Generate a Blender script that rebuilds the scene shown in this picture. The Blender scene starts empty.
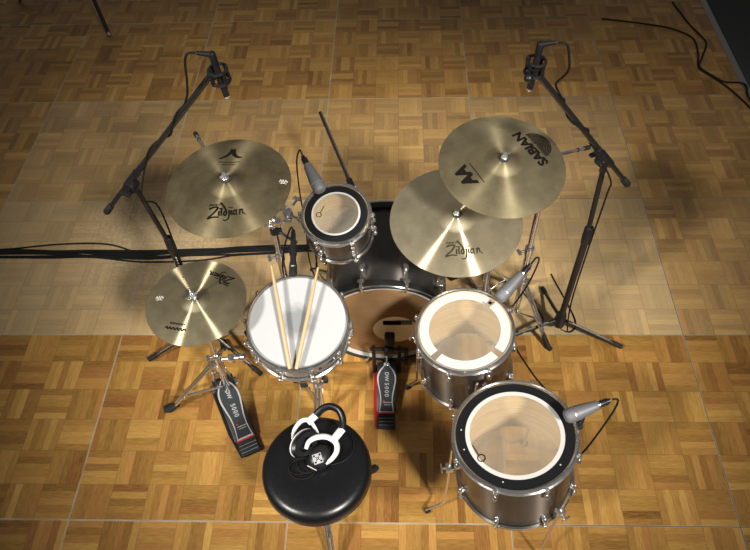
import bpy, bmesh, math, random
from mathutils import Vector as V, Matrix, noise
random.seed(7)
PI = math.pi
sc = bpy.context.scene
C = sc.collection
I4 = Matrix.Identity(4)

# ------------------------------------------------------------------ materials
def newmat(name):
    m = bpy.data.materials.new(name); m.use_nodes = True
    nt = m.node_tree
    return m, nt, nt.nodes['Principled BSDF']

def mat(name, col, rough=0.5, metal=0.0, spec=0.5, coat=0.0, var=0.0, scale=40.0, bump=0.0):
    m, nt, b = newmat(name)
    b.inputs['Base Color'].default_value = (*col, 1)
    b.inputs['Roughness'].default_value = rough
    b.inputs['Metallic'].default_value = metal
    b.inputs['Specular IOR Level'].default_value = spec
    b.inputs['Coat Weight'].default_value = coat
    tc = nt.nodes.new('ShaderNodeTexCoord')
    n = nt.nodes.new('ShaderNodeTexNoise'); n.inputs['Scale'].default_value = scale
    n.inputs['Detail'].default_value = 4
    nt.links.new(tc.outputs['Object'], n.inputs['Vector'])
    if var:
        r = nt.nodes.new('ShaderNodeMapRange')
        r.inputs['To Min'].default_value = max(0, rough - var); r.inputs['To Max'].default_value = min(1, rough + var)
        nt.links.new(n.outputs['Fac'], r.inputs['Value']); nt.links.new(r.outputs['Result'], b.inputs['Roughness'])
    if bump:
        bp = nt.nodes.new('ShaderNodeBump'); bp.inputs['Strength'].default_value = bump; bp.inputs['Distance'].default_value = 0.002
        nt.links.new(n.outputs['Fac'], bp.inputs['Height']); nt.links.new(bp.outputs['Normal'], b.inputs['Normal'])
    return m

M = {}
M['chrome'] = mat('chrome', (.70, .695, .69), .15, .97, var=.08, scale=60)
M['black_metal'] = mat('black_metal', (.010, .009, .009), .42, .0, spec=.35, var=.1)
M['rubber'] = mat('rubber', (.009, .009, .009), .75, spec=.25, bump=.2, scale=200)
M['cable'] = mat('cable', (.006, .006, .006), .6, spec=.2, var=.1)
M['leather'] = mat('leather', (.004, .004, .005), .32, spec=.4, var=.06, scale=60, bump=.12)
M['white_plastic'] = mat('white_plastic', (.46, .46, .46), .35, var=.05)
M['black_plastic'] = mat('black_plastic', (.008, .008, .009), .38, spec=.35, var=.08)
M['grey_metal'] = mat('grey_metal', (.105, .105, .113), .5, .2, spec=.3, var=.08)
M['grey_mesh'] = mat('grey_mesh', (.12, .12, .13), .6, .3, bump=.6, scale=500)
M['shell'] = mat('shell', (.038, .035, .033), .3, .35, var=.06, scale=8)
M['bass_shell'] = mat('bass_shell', (.030, .028, .027), .33, .3, var=.05, scale=8)
M['black_ring'] = mat('black_ring', (.006, .006, .007), .5, spec=.2)
M['ring_white'] = mat('ring_white', (.42, .41, .39), .55)
M['hoop_black'] = mat('hoop_black', (.012, .012, .012), .3, var=.08)
M['stick'] = mat('stick', (.40, .275, .145), .45, var=.1, scale=30)
M['ink'] = mat('ink', (.006, .005, .004), .8, spec=.05)
M['ink_faded'] = mat('ink_faded', (.03, .025, .015), .8, spec=.05)
M['ink_white'] = mat('ink_white', (.42, .40, .36), .6)
M['red'] = mat('red', (.45, .012, .012), .35)
M['pad_grey'] = mat('pad_grey', (.018, .021, .024), .65, spec=.25)
M['pad_edge'] = mat('pad_edge', (.33, .33, .34), .45, .3)
M['letter_grey'] = mat('letter_grey', (.27, .275, .28), .5)
M['tape_grey'] = mat('tape_grey', (.16, .19, .20), .6)
M['nut'] = mat('nut', (.55, .56, .60), .3, .9)
M['felt'] = mat('felt', (.02, .02, .02), .9, bump=.4, scale=300)
M['green'] = mat('green', (.25, .45, .06), .6)
M['carpet'] = mat('carpet', (.030, .031, .034), .95, bump=.8, scale=350)
M['alu'] = mat('alu', (.28, .27, .25), .4, .8, var=.1)
M['gold'] = mat('gold', (.55, .4, .15), .3, 1.0)

def nodes(nt):
    def math_(op, a, b=None, c=None):
        n = nt.nodes.new('ShaderNodeMath'); n.operation = op
        for k, x in enumerate((a, b, c)):
            if x is None: continue
            if isinstance(x, (int, float)): n.inputs[k].default_value = x
            else: nt.links.new(x, n.inputs[k])
        return n.outputs[0]
    def comb(x, y, z):
        n = nt.nodes.new('ShaderNodeCombineXYZ')
        for k, q in enumerate((x, y, z)):
            if isinstance(q, (int, float)): n.inputs[k].default_value = q
            else: nt.links.new(q, n.inputs[k])
        return n.outputs[0]
    def white(vec):
        n = nt.nodes.new('ShaderNodeTexWhiteNoise'); n.noise_dimensions = '3D'
        nt.links.new(vec, n.inputs['Vector']); return n.outputs['Value']
    def noise_(vec, scale, detail=3, rough=.5):
        n = nt.nodes.new('ShaderNodeTexNoise'); n.inputs['Scale'].default_value = scale
        n.inputs['Detail'].default_value = detail; n.inputs['Roughness'].default_value = rough
        nt.links.new(vec, n.inputs['Vector']); return n.outputs['Fac']
    def ramp(fac, stops):
        n = nt.nodes.new('ShaderNodeValToRGB'); cr = n.color_ramp
        while len(cr.elements) < len(stops): cr.elements.new(.5)
        for e, (p, c) in zip(cr.elements, stops): e.position = p; e.color = (*c, 1)
        nt.links.new(fac, n.inputs['Fac']); return n.outputs['Color']
    def mix(fac, a, b, mode='MIX'):
        n = nt.nodes.new('ShaderNodeMix'); n.data_type = 'RGBA'; n.blend_type = mode; n.clamp_factor = True
        for s, x in ((n.inputs[0], fac), (n.inputs[6], a), (n.inputs[7], b)):
            if isinstance(x, (int, float)): s.default_value = x
            elif isinstance(x, tuple): s.default_value = (*x, 1)
            else: nt.links.new(x, s)
        return n.outputs[2]
    return math_, comb, white, noise_, ramp, mix

X0, Y0, W = -2.2976, 3.6777, .9144       # one corner of the parquet panels, and their size
def parquet():
    m, nt, b = newmat('parquet')
    math_, comb, white, noise_, ramp, mix = nodes(nt)
    tc = nt.nodes.new('ShaderNodeTexCoord'); sp = nt.nodes.new('ShaderNodeSeparateXYZ')
    nt.links.new(tc.outputs['Object'], sp.inputs[0])
    gx = math_('MULTIPLY', math_('SUBTRACT', sp.outputs[0], X0), 6 / W)
    gy = math_('MULTIPLY', math_('SUBTRACT', sp.outputs[1], Y0), 6 / W)
    cx, cy = math_('FLOOR', gx), math_('FLOOR', gy)
    fx, fy = math_('FRACT', gx), math_('FRACT', gy)
    chk = math_('FLOORED_MODULO', math_('ADD', cx, cy), 2.0)          # 0: slats along Y
    def sel(a, c): return math_('ADD', math_('MULTIPLY', a, math_('SUBTRACT', 1.0, chk)), math_('MULTIPLY', c, chk))
    across, along = sel(fx, fy), sel(fy, fx)
    s5 = math_('MULTIPLY', across, 5.0)
    slat = math_('FLOOR', s5)
    r1 = white(comb(cx, cy, slat))
    r2 = white(comb(cx, cy, 17.3))
    r3 = white(comb(cx, math_('ADD', cy, 91.7), slat))
    px, py = math_('FLOOR', math_('DIVIDE', gx, 6.0)), math_('FLOOR', math_('DIVIDE', gy, 6.0))
    rp = white(comb(px, py, 4.7))
    gv = comb(math_('MULTIPLY', across, 14.0), math_('MULTIPLY', along, .9), math_('ADD', math_('MULTIPLY', r1, 40.0), math_('MULTIPLY', r2, 23.0)))
    grain = noise_(gv, 4.0, 5, .65)
    t = math_('ADD', math_('MULTIPLY', r1, .50), math_('MULTIPLY', r2, .28))
    t = math_('ADD', t, math_('MULTIPLY', math_('SUBTRACT', grain, .5), 1.15)); t = math_('ADD', t, .10)
    wood = ramp(t, [(.05, (.105, .043, .008)), (.33, (.210, .106, .022)), (.62, (.305, .168, .038)), (1.0, (.46, .27, .072))])
    red = mix(math_('MULTIPLY', math_('POWER', r3, 2.0), .35), wood, (.30, .11, .035))
    # worn, dusty rows of panels, with some glossy sheen painted into the tint: the two rows that lie across the middle of the floor
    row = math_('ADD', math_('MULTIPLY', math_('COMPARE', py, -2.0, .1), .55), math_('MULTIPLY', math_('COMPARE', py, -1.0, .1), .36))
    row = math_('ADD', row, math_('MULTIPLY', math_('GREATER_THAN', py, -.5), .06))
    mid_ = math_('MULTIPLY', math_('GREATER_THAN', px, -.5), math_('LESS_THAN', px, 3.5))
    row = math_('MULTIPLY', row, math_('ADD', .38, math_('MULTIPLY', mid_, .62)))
    dust_sheen = math_('MULTIPLY', row, math_('ADD', .62, math_('MULTIPLY', rp, .55)))
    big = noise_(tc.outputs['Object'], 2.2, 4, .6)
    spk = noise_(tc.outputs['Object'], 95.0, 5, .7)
    dust_sheen = math_('MULTIPLY', dust_sheen, math_('ADD', .45, math_('MULTIPLY', big, 1.0)))
    dust_sheen = math_('ADD', dust_sheen, math_('MULTIPLY', math_('MULTIPLY', row, math_('SUBTRACT', spk, .5)), .9))
    pd = nt.nodes.new('ShaderNodeVectorMath'); pd.operation = 'DISTANCE'; pd.inputs[1].default_value = (-1.36, 2.50, 0)
    nt.links.new(tc.outputs['Object'], pd.inputs[0])
    scuff = math_('MAXIMUM', math_('SUBTRACT', 1.0, math_('DIVIDE', math_('ADD', pd.outputs['Value'], math_('MULTIPLY', math_('SUBTRACT', big, .5), .5)), .52)), 0.0)
    fl = noise_(tc.outputs['Object'], 60.0, 6, .75)
    scuff = math_('MULTIPLY', math_('MINIMUM', math_('MULTIPLY', scuff, 2.0), 1.0), math_('MINIMUM', math_('MAXIMUM', math_('MULTIPLY', math_('SUBTRACT', fl, .46), 6.0), 0.0), 1.0))
    worn_sheen = mix(dust_sheen, red, (.40, .325, .195))
    worn = mix(math_('MULTIPLY', scuff, .55), worn_sheen, (.50, .43, .31))
    # joints
    es = math_('ABSOLUTE', math_('SUBTRACT', math_('FRACT', s5), .5))
    gap = math_('MULTIPLY', math_('GREATER_THAN', es, .47), .22)
    eb = math_('MAXIMUM', math_('ABSOLUTE', math_('SUBTRACT', fx, .5)), math_('ABSOLUTE', math_('SUBTRACT', fy, .5)))
    gap = math_('MAXIMUM', gap, math_('MULTIPLY', math_('GREATER_THAN', eb, .491), .38))
    c1 = mix(gap, worn, (.07, .035, .012))
    ax = math_('ABSOLUTE', math_('SUBTRACT', math_('FRACT', math_('DIVIDE', gx, 6.0)), .5))
    ay = math_('ABSOLUTE', math_('SUBTRACT', math_('FRACT', math_('DIVIDE', gy, 6.0)), .5))
    e = math_('MAXIMUM', ax, ay)
    seam = math_('GREATER_THAN', e, .4960)
    dark_seam = math_('MULTIPLY', math_('GREATER_THAN', e, .4975), math_('ADD', .25, math_('MULTIPLY', math_('GREATER_THAN', px, 2.5), 1.2)))
    sn = noise_(tc.outputs['Object'], 5.0, 3, .6)
    c2 = mix(math_('MULTIPLY', seam, math_('ADD', .15, math_('MULTIPLY', math_('SUBTRACT', sn, .25), 1.6))), c1, (.38, .345, .27))
    c3 = mix(math_('MULTIPLY', dark_seam, .5), c2, (.05, .04, .03))
    nt.links.new(c3, b.inputs['Base Color'])
    b.inputs['Roughness'].default_value = .42
    nt.links.new(math_('ADD', .36, math_('ADD', math_('MULTIPLY', grain, .12), math_('MULTIPLY', row, .15))), b.inputs['Roughness'])
    b.inputs['Specular IOR Level'].default_value = .4
    bp = nt.nodes.new('ShaderNodeBump'); bp.inputs['Strength'].default_value = .25; bp.inputs['Distance'].default_value = .001
    h = math_('SUBTRACT', math_('MULTIPLY', grain, .3), math_('MAXIMUM', gap, seam))
    nt.links.new(h, bp.inputs['Height']); nt.links.new(bp.outputs['Normal'], b.inputs['Normal'])
    return m
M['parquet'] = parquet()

def grooved(nt, b, col, rough, groove_r, aniso, share, bump=None):
    """lathe-turned metal: a broad sheen mixed with a sharp streak across the grooves"""
    g = nt.nodes.new('ShaderNodeBsdfAnisotropic'); g.distribution = 'GGX'
    g.inputs['Roughness'].default_value = groove_r; g.inputs['Anisotropy'].default_value = aniso; g.inputs['Rotation'].default_value = ANISO_ROT
    if isinstance(col, tuple): g.inputs['Color'].default_value = (*col, 1)
    else: nt.links.new(col, g.inputs['Color'])
    tg = nt.nodes.new('ShaderNodeTangent'); tg.direction_type = 'RADIAL'; tg.axis = 'Z'
    nt.links.new(tg.outputs[0], g.inputs['Tangent'])
    mx = nt.nodes.new('ShaderNodeMixShader'); mx.inputs[0].default_value = share
    nt.links.new(b.outputs[0], mx.inputs[1]); nt.links.new(g.outputs[0], mx.inputs[2])
    nt.links.new(mx.outputs[0], nt.nodes['Material Output'].inputs['Surface'])
def bronze(name, base, dark, rough=.5, groove_r=.36, aniso=.8, share=.42):
    m, nt, b = newmat(name)
    math_, comb, white, noise_, ramp, mix = nodes(nt)
    tc = nt.nodes.new('ShaderNodeTexCoord'); sp = nt.nodes.new('ShaderNodeSeparateXYZ')
    nt.links.new(tc.outputs['Object'], sp.inputs[0])
    r = math_('SQRT', math_('ADD', math_('POWER', sp.outputs[0], 2.0), math_('POWER', sp.outputs[1], 2.0)))
    rings = noise_(comb(r, 0.0, 0.0), 420.0, 4, .7)
    blot = noise_(tc.outputs['Object'], 13.0, 5, .65)
    f = math_('ADD', math_('MULTIPLY', rings, .35), math_('MULTIPLY', blot, .65))
    col = ramp(f, [(.33, dark), (.62, base)])
    nt.links.new(col, b.inputs['Base Color'])
    b.inputs['Metallic'].default_value = .9
    nt.links.new(math_('ADD', rough - .06, math_('MULTIPLY', blot, .12)), b.inputs['Roughness'])
    bp = nt.nodes.new('ShaderNodeBump'); bp.inputs['Strength'].default_value = .12; bp.inputs['Distance'].default_value = .0006
    nt.links.new(rings, bp.inputs['Height']); nt.links.new(bp.outputs['Normal'], b.inputs['Normal'])
    grooved(nt, b, col, rough, groove_r, aniso, share)
    return m
def satin(name, col, streak):
    m, nt, b = newmat(name)
    math_, comb, white, noise_, ramp, mix = nodes(nt)
    tc = nt.nodes.new('ShaderNodeTexCoord')
    n = noise_(tc.outputs['Object'], 6.0, 3, .5)
    nt.links.new(ramp(n, [(.3, tuple(.75 * c for c in col)), (.7, tuple(1.2 * c for c in col))]), b.inputs['Base Color'])
    b.inputs['Roughness'].default_value = .35; b.inputs['Coat Weight'].default_value = .8; b.inputs['Coat Roughness'].default_value = .07
    grooved(nt, b, streak, .35, .42, .72, .35)
    return m
ANISO_ROT = 0.0
M['shell'] = satin('shell', (.024, .019, .016), (.10, .083, .068))
M['bass_shell'] = satin('bass_shell', (.024, .021, .019), (.16, .14, .125))
M['bronze'] = bronze('bronze', (.33, .28, .17), (.235, .195, .115), .5, .52, .6, .26)
M['bronze_hat'] = bronze('bronze_hat', (.39, .335, .215), (.27, .225, .14), .5, .36, .8, .45)
M['bronze_bright'] = bronze('bronze_bright', (.62, .545, .375), (.48, .41, .27))
M['bronze_dark'] = bronze('bronze_dark', (.28, .23, .135), (.155, .125, .07), .48, .50, .62, .30)

def clear_head(name, tint, milk, milkcol):
    m, nt, b = newmat(name)
    b.inputs['Base Color'].default_value = (*milkcol, 1); b.inputs['Roughness'].default_value = .25
    tr = nt.nodes.new('ShaderNodeBsdfTransparent'); tr.inputs[0].default_value = (*tint, 1)
    mx = nt.nodes.new('ShaderNodeMixShader')
    tc = nt.nodes.new('ShaderNodeTexCoord'); n = nt.nodes.new('ShaderNodeTexNoise'); n.inputs['Scale'].default_value = 9
    n.inputs['Detail'].default_value = 6
    nt.links.new(tc.outputs['Object'], n.inputs['Vector'])
    mr = nt.nodes.new('ShaderNodeMapRange'); mr.inputs['To Min'].default_value = milk * .6; mr.inputs['To Max'].default_value = milk * 1.4
    nt.links.new(n.outputs['Fac'], mr.inputs['Value']); nt.links.new(mr.outputs['Result'], mx.inputs[0])
    nt.links.new(tr.outputs[0], mx.inputs[1]); nt.links.new(b.outputs[0], mx.inputs[2])
    nt.links.new(mx.outputs[0], nt.nodes['Material Output'].inputs['Surface'])
    return m
M['clear_head'] = clear_head('clear_head', (.94, .92, .88), .17, (.70, .63, .50))
M['clear_bottom'] = clear_head('clear_bottom', (.9, .88, .85), .35, (.55, .48, .38))
M['amber_head'] = clear_head('amber_head', (.82, .64, .44), .45, (.38, .225, .11))

def coated():
    m, nt, b = newmat('coated_head')
    math_, comb, white, noise_, ramp, mix = nodes(nt)
    tc = nt.nodes.new('ShaderNodeTexCoord'); sp = nt.nodes.new('ShaderNodeSeparateXYZ')
    nt.links.new(tc.outputs['Object'], sp.inputs[0])
    r = math_('SQRT', math_('ADD', math_('POWER', math_('SUBTRACT', sp.outputs[0], .0), 2.0), math_('POWER', math_('SUBTRACT', sp.outputs[1], .0), 2.0)))
    nz = noise_(tc.outputs['Object'], 28.0, 5, .7)
    fine = noise_(tc.outputs['Object'], 300.0, 3, .7)
    d = math_('ADD', r, math_('MULTIPLY', math_('SUBTRACT', nz, .5), .05))
    wear = ramp(d, [(.040, (.150, .155, .16)), (.078, (.33, .335, .345))])
    nt.links.new(mix(math_('MULTIPLY', fine, .25), wear, (.235, .235, .24)), b.inputs['Base Color'])
    b.inputs['Roughness'].default_value = .7
    return m
M['coated_head'] = coated()

def maple():
    m, nt, b = newmat('maple')
    math_, comb, white, noise_, ramp, mix = nodes(nt)
    tc = nt.nodes.new('ShaderNodeTexCoord')
    mp = nt.nodes.new('ShaderNodeMapping'); mp.inputs['Scale'].default_value = (1, 1, 22)
    nt.links.new(tc.outputs['Object'], mp.inputs[0])
    g = noise_(mp.outputs[0], 5.0, 4, .6)
    nt.links.new(ramp(g, [(.3, (.40, .28, .145)), (.7, (.56, .42, .25))]), b.inputs['Base Color'])
    b.inputs['Roughness'].default_value = .5
    return m
M['maple'] = maple()

# ------------------------------------------------------------------ mesh helper
class MB:
    def __init__(self): self.v = []; self.f = []; self.m = []
    def add(self, vs, fs, mi=0, Mx=None):
        o = len(self.v)
        self.v += [(Mx @ V(p)) if Mx else V(p) for p in vs]
        self.f += [[i + o for i in f] for f in fs]; self.m += [mi] * len(fs)
        return self
    def lathe(self, prof, n=40, closed=False, Mx=None, mi=0):
        vs, fs = [], []; k = len(prof); rings = []
        for r, z in prof:
            if r < 1e-6: rings.append([len(vs)]); vs.append((0, 0, z))
            else:
                rings.append([len(vs) + j for j in range(n)])
                vs += [(r * math.cos(2 * PI * j / n), r * math.sin(2 * PI * j / n), z) for j in range(n)]
        for i in range(k if closed else k - 1):
            a, b = rings[i], rings[(i + 1) % k]
            for j in range(n):
                q = (j + 1) % n
                if len(a) == 1 and len(b) == 1: continue
                if len(a) == 1: fs.append([a[0], b[j], b[q]])
                elif len(b) == 1: fs.append([a[j], b[0], a[q]])
                else: fs.append([a[j], b[j], b[q], a[q]])
        return self.add(vs, fs, mi, Mx)
    def tube(self, pts, r, n=10, Mx=None, mi=0, flat=None):
        pts = [V(p) for p in pts]; k = len(pts)
        rs = r if isinstance(r, (list, tuple)) else [r] * k
        t = [(pts[min(i + 1, k - 1)] - pts[max(i - 1, 0)]).normalized() for i in range(k)]
        u = t[0].orthogonal().normalized()
        if flat is not None:
            u = V(flat[2]); u = (u - t[0] * u.dot(t[0])).normalized()
        vs, fs = [], []
        for i in range(k):
            u = (u - t[i] * u.dot(t[i]));
            u = u.normalized() if u.length > 1e-6 else t[i].orthogonal().normalized()
            w = t[i].cross(u)
            su, sw = (flat[0], flat[1]) if flat is not None else (1, 1)
            for j in range(n):
                a = 2 * PI * j / n
                vs.append(pts[i] + u * (rs[i] * su * math.cos(a)) + w * (rs[i] * sw * math.sin(a)))
        for i in range(k - 1):
            for j in range(n):
                q = (j + 1) % n
                fs.append([i * n + j, i * n + q, (i + 1) * n + q, (i + 1) * n + j])
        fs.append(list(range(n))[::-1]); fs.append([(k - 1) * n + j for j in range(n)])
        return self.add(vs, fs, mi, Mx)
    def bar(self, a, b, r, r2=None, n=12, mi=0, Mx=None):
        return self.tube([a, b], [r, r if r2 is None else r2], n, Mx, mi)
    def box(self, s, Mx=None, bev=.0015, mi=0):
        bm = bmesh.new(); bmesh.ops.create_cube(bm, size=1)
        for v in bm.verts: v.co = V((v.co.x * s[0], v.co.y * s[1], v.co.z * s[2]))
        bv = min(bev, min(s) * .3)
        if bv > 0: bmesh.ops.bevel(bm, geom=bm.edges[:], offset=bv, segments=2, affect='EDGES', profile=.5)
        bm.verts.index_update()
        vs = [v.co.copy() for v in bm.verts]; fs = [[v.index for v in f.verts] for f in bm.faces]; bm.free()
        return self.add(vs, fs, mi, Mx)
    def ball(self, c, r, sc_=(1, 1, 1), n=16, mi=0, Mx=None):
        prof = [(r * math.sin(PI * i / 10) if 0 < i < 10 else 0, -r * math.cos(PI * i / 10)) for i in range(11)]
        T_ = Matrix.Translation(V(c)) @ Matrix.Diagonal((*sc_, 1))
        return self.lathe(prof, n, Mx=(Mx @ T_) if Mx else T_, mi=mi)
    def prism(self, poly, z0, z1, mi=0, Mx=None):
        n = len(poly)
        vs = [(x, y, z0) for x, y in poly] + [(x, y, z1) for x, y in poly]
        fs = [list(range(n))[::-1], [n + i for i in range(n)]] + [[i, (i + 1) % n, n + (i + 1) % n, n + i] for i in range(n)]
        return self.add(vs, fs, mi, Mx)
    def torus(self, R, r, Mx=None, n=36, k=8, mi=0, a0=0, a1=2 * PI):
        full = abs(a1 - a0 - 2 * PI) < 1e-6
        if full:
            return self.lathe([(R + r * math.cos(2 * PI * j / k), r * math.sin(2 * PI * j / k)) for j in range(k)], n, True, Mx, mi)
        pts = [(R * math.cos(a0 + (a1 - a0) * i / n), R * math.sin(a0 + (a1 - a0) * i / n), 0) for i in range(n + 1)]
        return self.tube(pts, r, k, Mx, mi)
    def build(self, name, mats):
        me = bpy.data.meshes.new(name)
        me.from_pydata([tuple(p) for p in self.v], [], self.f)
        for x in (mats if isinstance(mats, (list, tuple)) else [mats]): me.materials.append(x)
        for p, i in zip(me.polygons, self.m): p.material_index = i; p.use_smooth = True
        bm = bmesh.new(); bm.from_mesh(me); bmesh.ops.recalc_face_normals(bm, faces=bm.faces[:]); bm.to_mesh(me); bm.free()
        me.set_sharp_from_angle(angle=math.radians(38))
        return me

WM = {}
def tag(o, label, cat, group=None):
    o['label'] = label; o['category'] = cat
    if group: o['group'] = group
    return o
def thing(name, label, cat, Mx=I4, group=None):
    o = bpy.data.objects.new(name, None); C.objects.link(o)
    if isinstance(Mx, (tuple, list, V)): Mx = Matrix.Translation(V(Mx))
    o.matrix_basis = Mx; WM[o] = Mx; o.empty_display_size = .05
    return tag(o, label, cat, group)
def part(name, mb, m, parent, Mx=I4, world=False, label=None):
    me = mb.build(name, m) if isinstance(mb, MB) else mb
    o = bpy.data.objects.new(name, me); C.objects.link(o)
    o.parent = parent
    loc = WM[parent].inverted() if world else Mx
    o.matrix_basis = loc; WM[o] = WM[parent] @ loc
    if label: o['label'] = label
    return o
def solo(name, mb, m, label, cat, Mx=I4, group=None):
    o = bpy.data.objects.new(name, mb.build(name, m)); C.objects.link(o)
    if isinstance(Mx, (tuple, list, V)): Mx = Matrix.Translation(V(Mx))
    o.matrix_basis = Mx; WM[o] = Mx
    return tag(o, label, cat, group)
def frame(c, n, xhint=(1, 0, 0)):
    z = V(n).normalized(); x = V(xhint); x = (x - z * x.dot(z)).normalized(); y = z.cross(x)
    return Matrix(((x.x, y.x, z.x, c[0]), (x.y, y.y, z.y, c[1]), (x.z, y.z, z.z, c[2]), (0, 0, 0, 1)))
def Rz(a): return Matrix.Rotation(a, 4, 'Z')
def Rx(a): return Matrix.Rotation(a, 4, 'X')
def Ry(a): return Matrix.Rotation(a, 4, 'Y')
def Tr(x, y, z): return Matrix.Translation((x, y, z))
def spline(pts, k=8):
    p = [V(q) for q in pts]; p = [p[0] * 2 - p[1]] + p + [p[-1] * 2 - p[-2]]; out = []
    for i in range(1, len(p) - 2):
        for j in range(k):
            t = j / k; a, b, c, d = p[i - 1], p[i], p[i + 1], p[i + 2]
            out.append(.5 * ((2 * b) + (c - a) * t + (2 * a - 5 * b + 4 * c - d) * t * t + (3 * b - a - 3 * c + d) * t ** 3))
    out.append(p[-2]); return out

# ------------------------------------------------------------------ lettering
def text_mb(s, size, bold=0.0, space=1.0, shear=0.0):
    cu = bpy.data.curves.new('lettering', 'FONT'); cu.body = s; cu.size = size; cu.align_x = 'CENTER'; cu.align_y = 'CENTER'
    cu.offset = bold; cu.space_character = space; cu.shear = shear; cu.resolution_u = 3
    o = bpy.data.objects.new('lettering', cu); C.objects.link(o)
    dg = bpy.context.evaluated_depsgraph_get(); dg.update()
    me = bpy.data.meshes.new_from_object(o.evaluated_get(dg))
    mb = MB(); mb.add([v.co.copy() for v in me.vertices], [list(p.vertices) for p in me.polygons])
    bpy.data.objects.remove(o); bpy.data.curves.remove(cu); bpy.data.meshes.remove(me)
    return mb
def strokes_mb(strokes, w, sc_=1.0):
    """ribbons: each stroke is (points, width factor start, end)"""
    mb = MB()
    for st in strokes:
        pts = spline([(x * sc_, y * sc_, 0) for x, y in st[0]], 7) if len(st[0]) > 2 else [V((st[0][0][0] * sc_, st[0][0][1] * sc_, 0)).lerp(V((st[0][1][0] * sc_, st[0][1][1] * sc_, 0)), i / 6) for i in range(7)]
        k = len(pts); vs = []
        for i, p in enumerate(pts):
            t = (pts[min(i + 1, k - 1)] - pts[max(i - 1, 0)]).normalized(); nn = V((-t.y, t.x, 0))
            ww = w * .5 * (st[1] + (st[2] - st[1]) * i / (k - 1))
            vs += [p + nn * ww, p - nn * ww]
        mb.add(vs, [[2 * i, 2 * i + 1, 2 * i + 3, 2 * i + 2] for i in range(k - 1)])
    return mb
def drape(mb, prof_z, dx, dy, ang, lift=.0009):
    """turn flat lettering about z, move it to (dx, dy) and lay it on a surface of revolution"""
    R = Tr(dx, dy, 0) @ Rz(ang)
    for i, p in enumerate(mb.v):
        q = R @ p; q.z = prof_z(math.hypot(q.x, q.y)) + lift; mb.v[i] = q
    return mb
ZIL = [  # brush script, roughly 1.1 wide
    ([(-.52, .17), (-.40, .21), (-.26, .19), (-.38, .02), (-.56, -.15), (-.40, -.12), (-.22, -.14)], 1.35, 1.0),
    ([(-.215, .07), (-.225, -.02), (-.215, -.10)], 1.1, 1.0), ([(-.20, .17), (-.195, .13)], 1.2, 1.1),
    ([(-.135, .17), (-.15, .03), (-.14, -.10)], 1.1, 1.0),
    ([(-.18, .36), (-.11, .26), (-.02, .10), (.0, -.05), (-.04, -.10), (-.075, -.05), (-.06, .03), (-.01, .05)], 1.3, .9),
    ([(.075, .08), (.085, -.08), (.055, -.22), (-.03, -.27), (-.09, -.24)], 1.1, .7), ([(.085, .18), (.09, .14)], 1.2, 1.1),
    ([(.15, .07), (.145, -.02), (.16, -.10)], 1.1, 1.0), ([(.155, .17), (.16, .13)], 1.2, 1.1),
    ([(.275, .045), (.235, .055), (.205, -.02), (.225, -.09), (.265, -.05)], 1.0, .85),
    ([(.300, .09), (.295, -.02), (.312, -.09), (.335, -.10)], 1.0, .7),
    ([(.40, .09), (.40, -.10)], 1.1, .9),
    ([(.402, .0), (.44, .08), (.475, .06), (.485, -.05), (.52, -.05), (.575, -.11)], 1.05, .6),
    ([(-.52, .27), (-.47, .33), (-.44, .27)], .6, .5), ([(-.42, .32), (-.40, .27), (-.37, .33)], .55, .5),
    ([(-.35, .29), (-.31, .32), (-.32, .27), (-.27, .30)], .55, .5), ([(-.25, .27), (-.21, .31), (-.19, .28)], .55, .5),
]

# ------------------------------------------------------------------ the place
def plane(name, pts, m, kind='structure'):
    me = bpy.data.meshes.new(name); me.from_pydata(pts, [], [list(range(len(pts)))]); me.materials.append(m)
    o = bpy.data.objects.new(name, me); C.objects.link(o); o['kind'] = kind; return o
XE = 2.205      # right-hand edge of the dance floor
def slab(name, x0, x1, y0, y1, z0, z1, m):
    mb = MB(); mb.box((x1 - x0, y1 - y0, z1 - z0), Tr((x0 + x1) / 2, (y0 + y1) / 2, (z0 + z1) / 2), bev=0)
    o = bpy.data.objects.new(name, mb.build(name, m)); C.objects.link(o); o['kind'] = 'structure'; return o
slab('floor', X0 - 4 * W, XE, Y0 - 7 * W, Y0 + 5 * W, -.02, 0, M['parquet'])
slab('floor_surround', XE, XE + 3, Y0 - 7 * W, Y0 + 5 * W, -.03, -.012, M['carpet'])
mb = MB(); mb.prism([(0, -.012), (.055, -.012), (.05, -.006), (.012, .002), (0, .002)], 0, 12 * W)
o = bpy.data.objects.new('trim_1', mb.build('trim_1', M['alu'])); C.objects.link(o); o['kind'] = 'structure'
o.matrix_basis = Matrix(((1, 0, 0, XE), (0, 0, -1, Y0 + 5 * W), (0, 1, 0, 0), (0, 0, 0, 1)))

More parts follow.
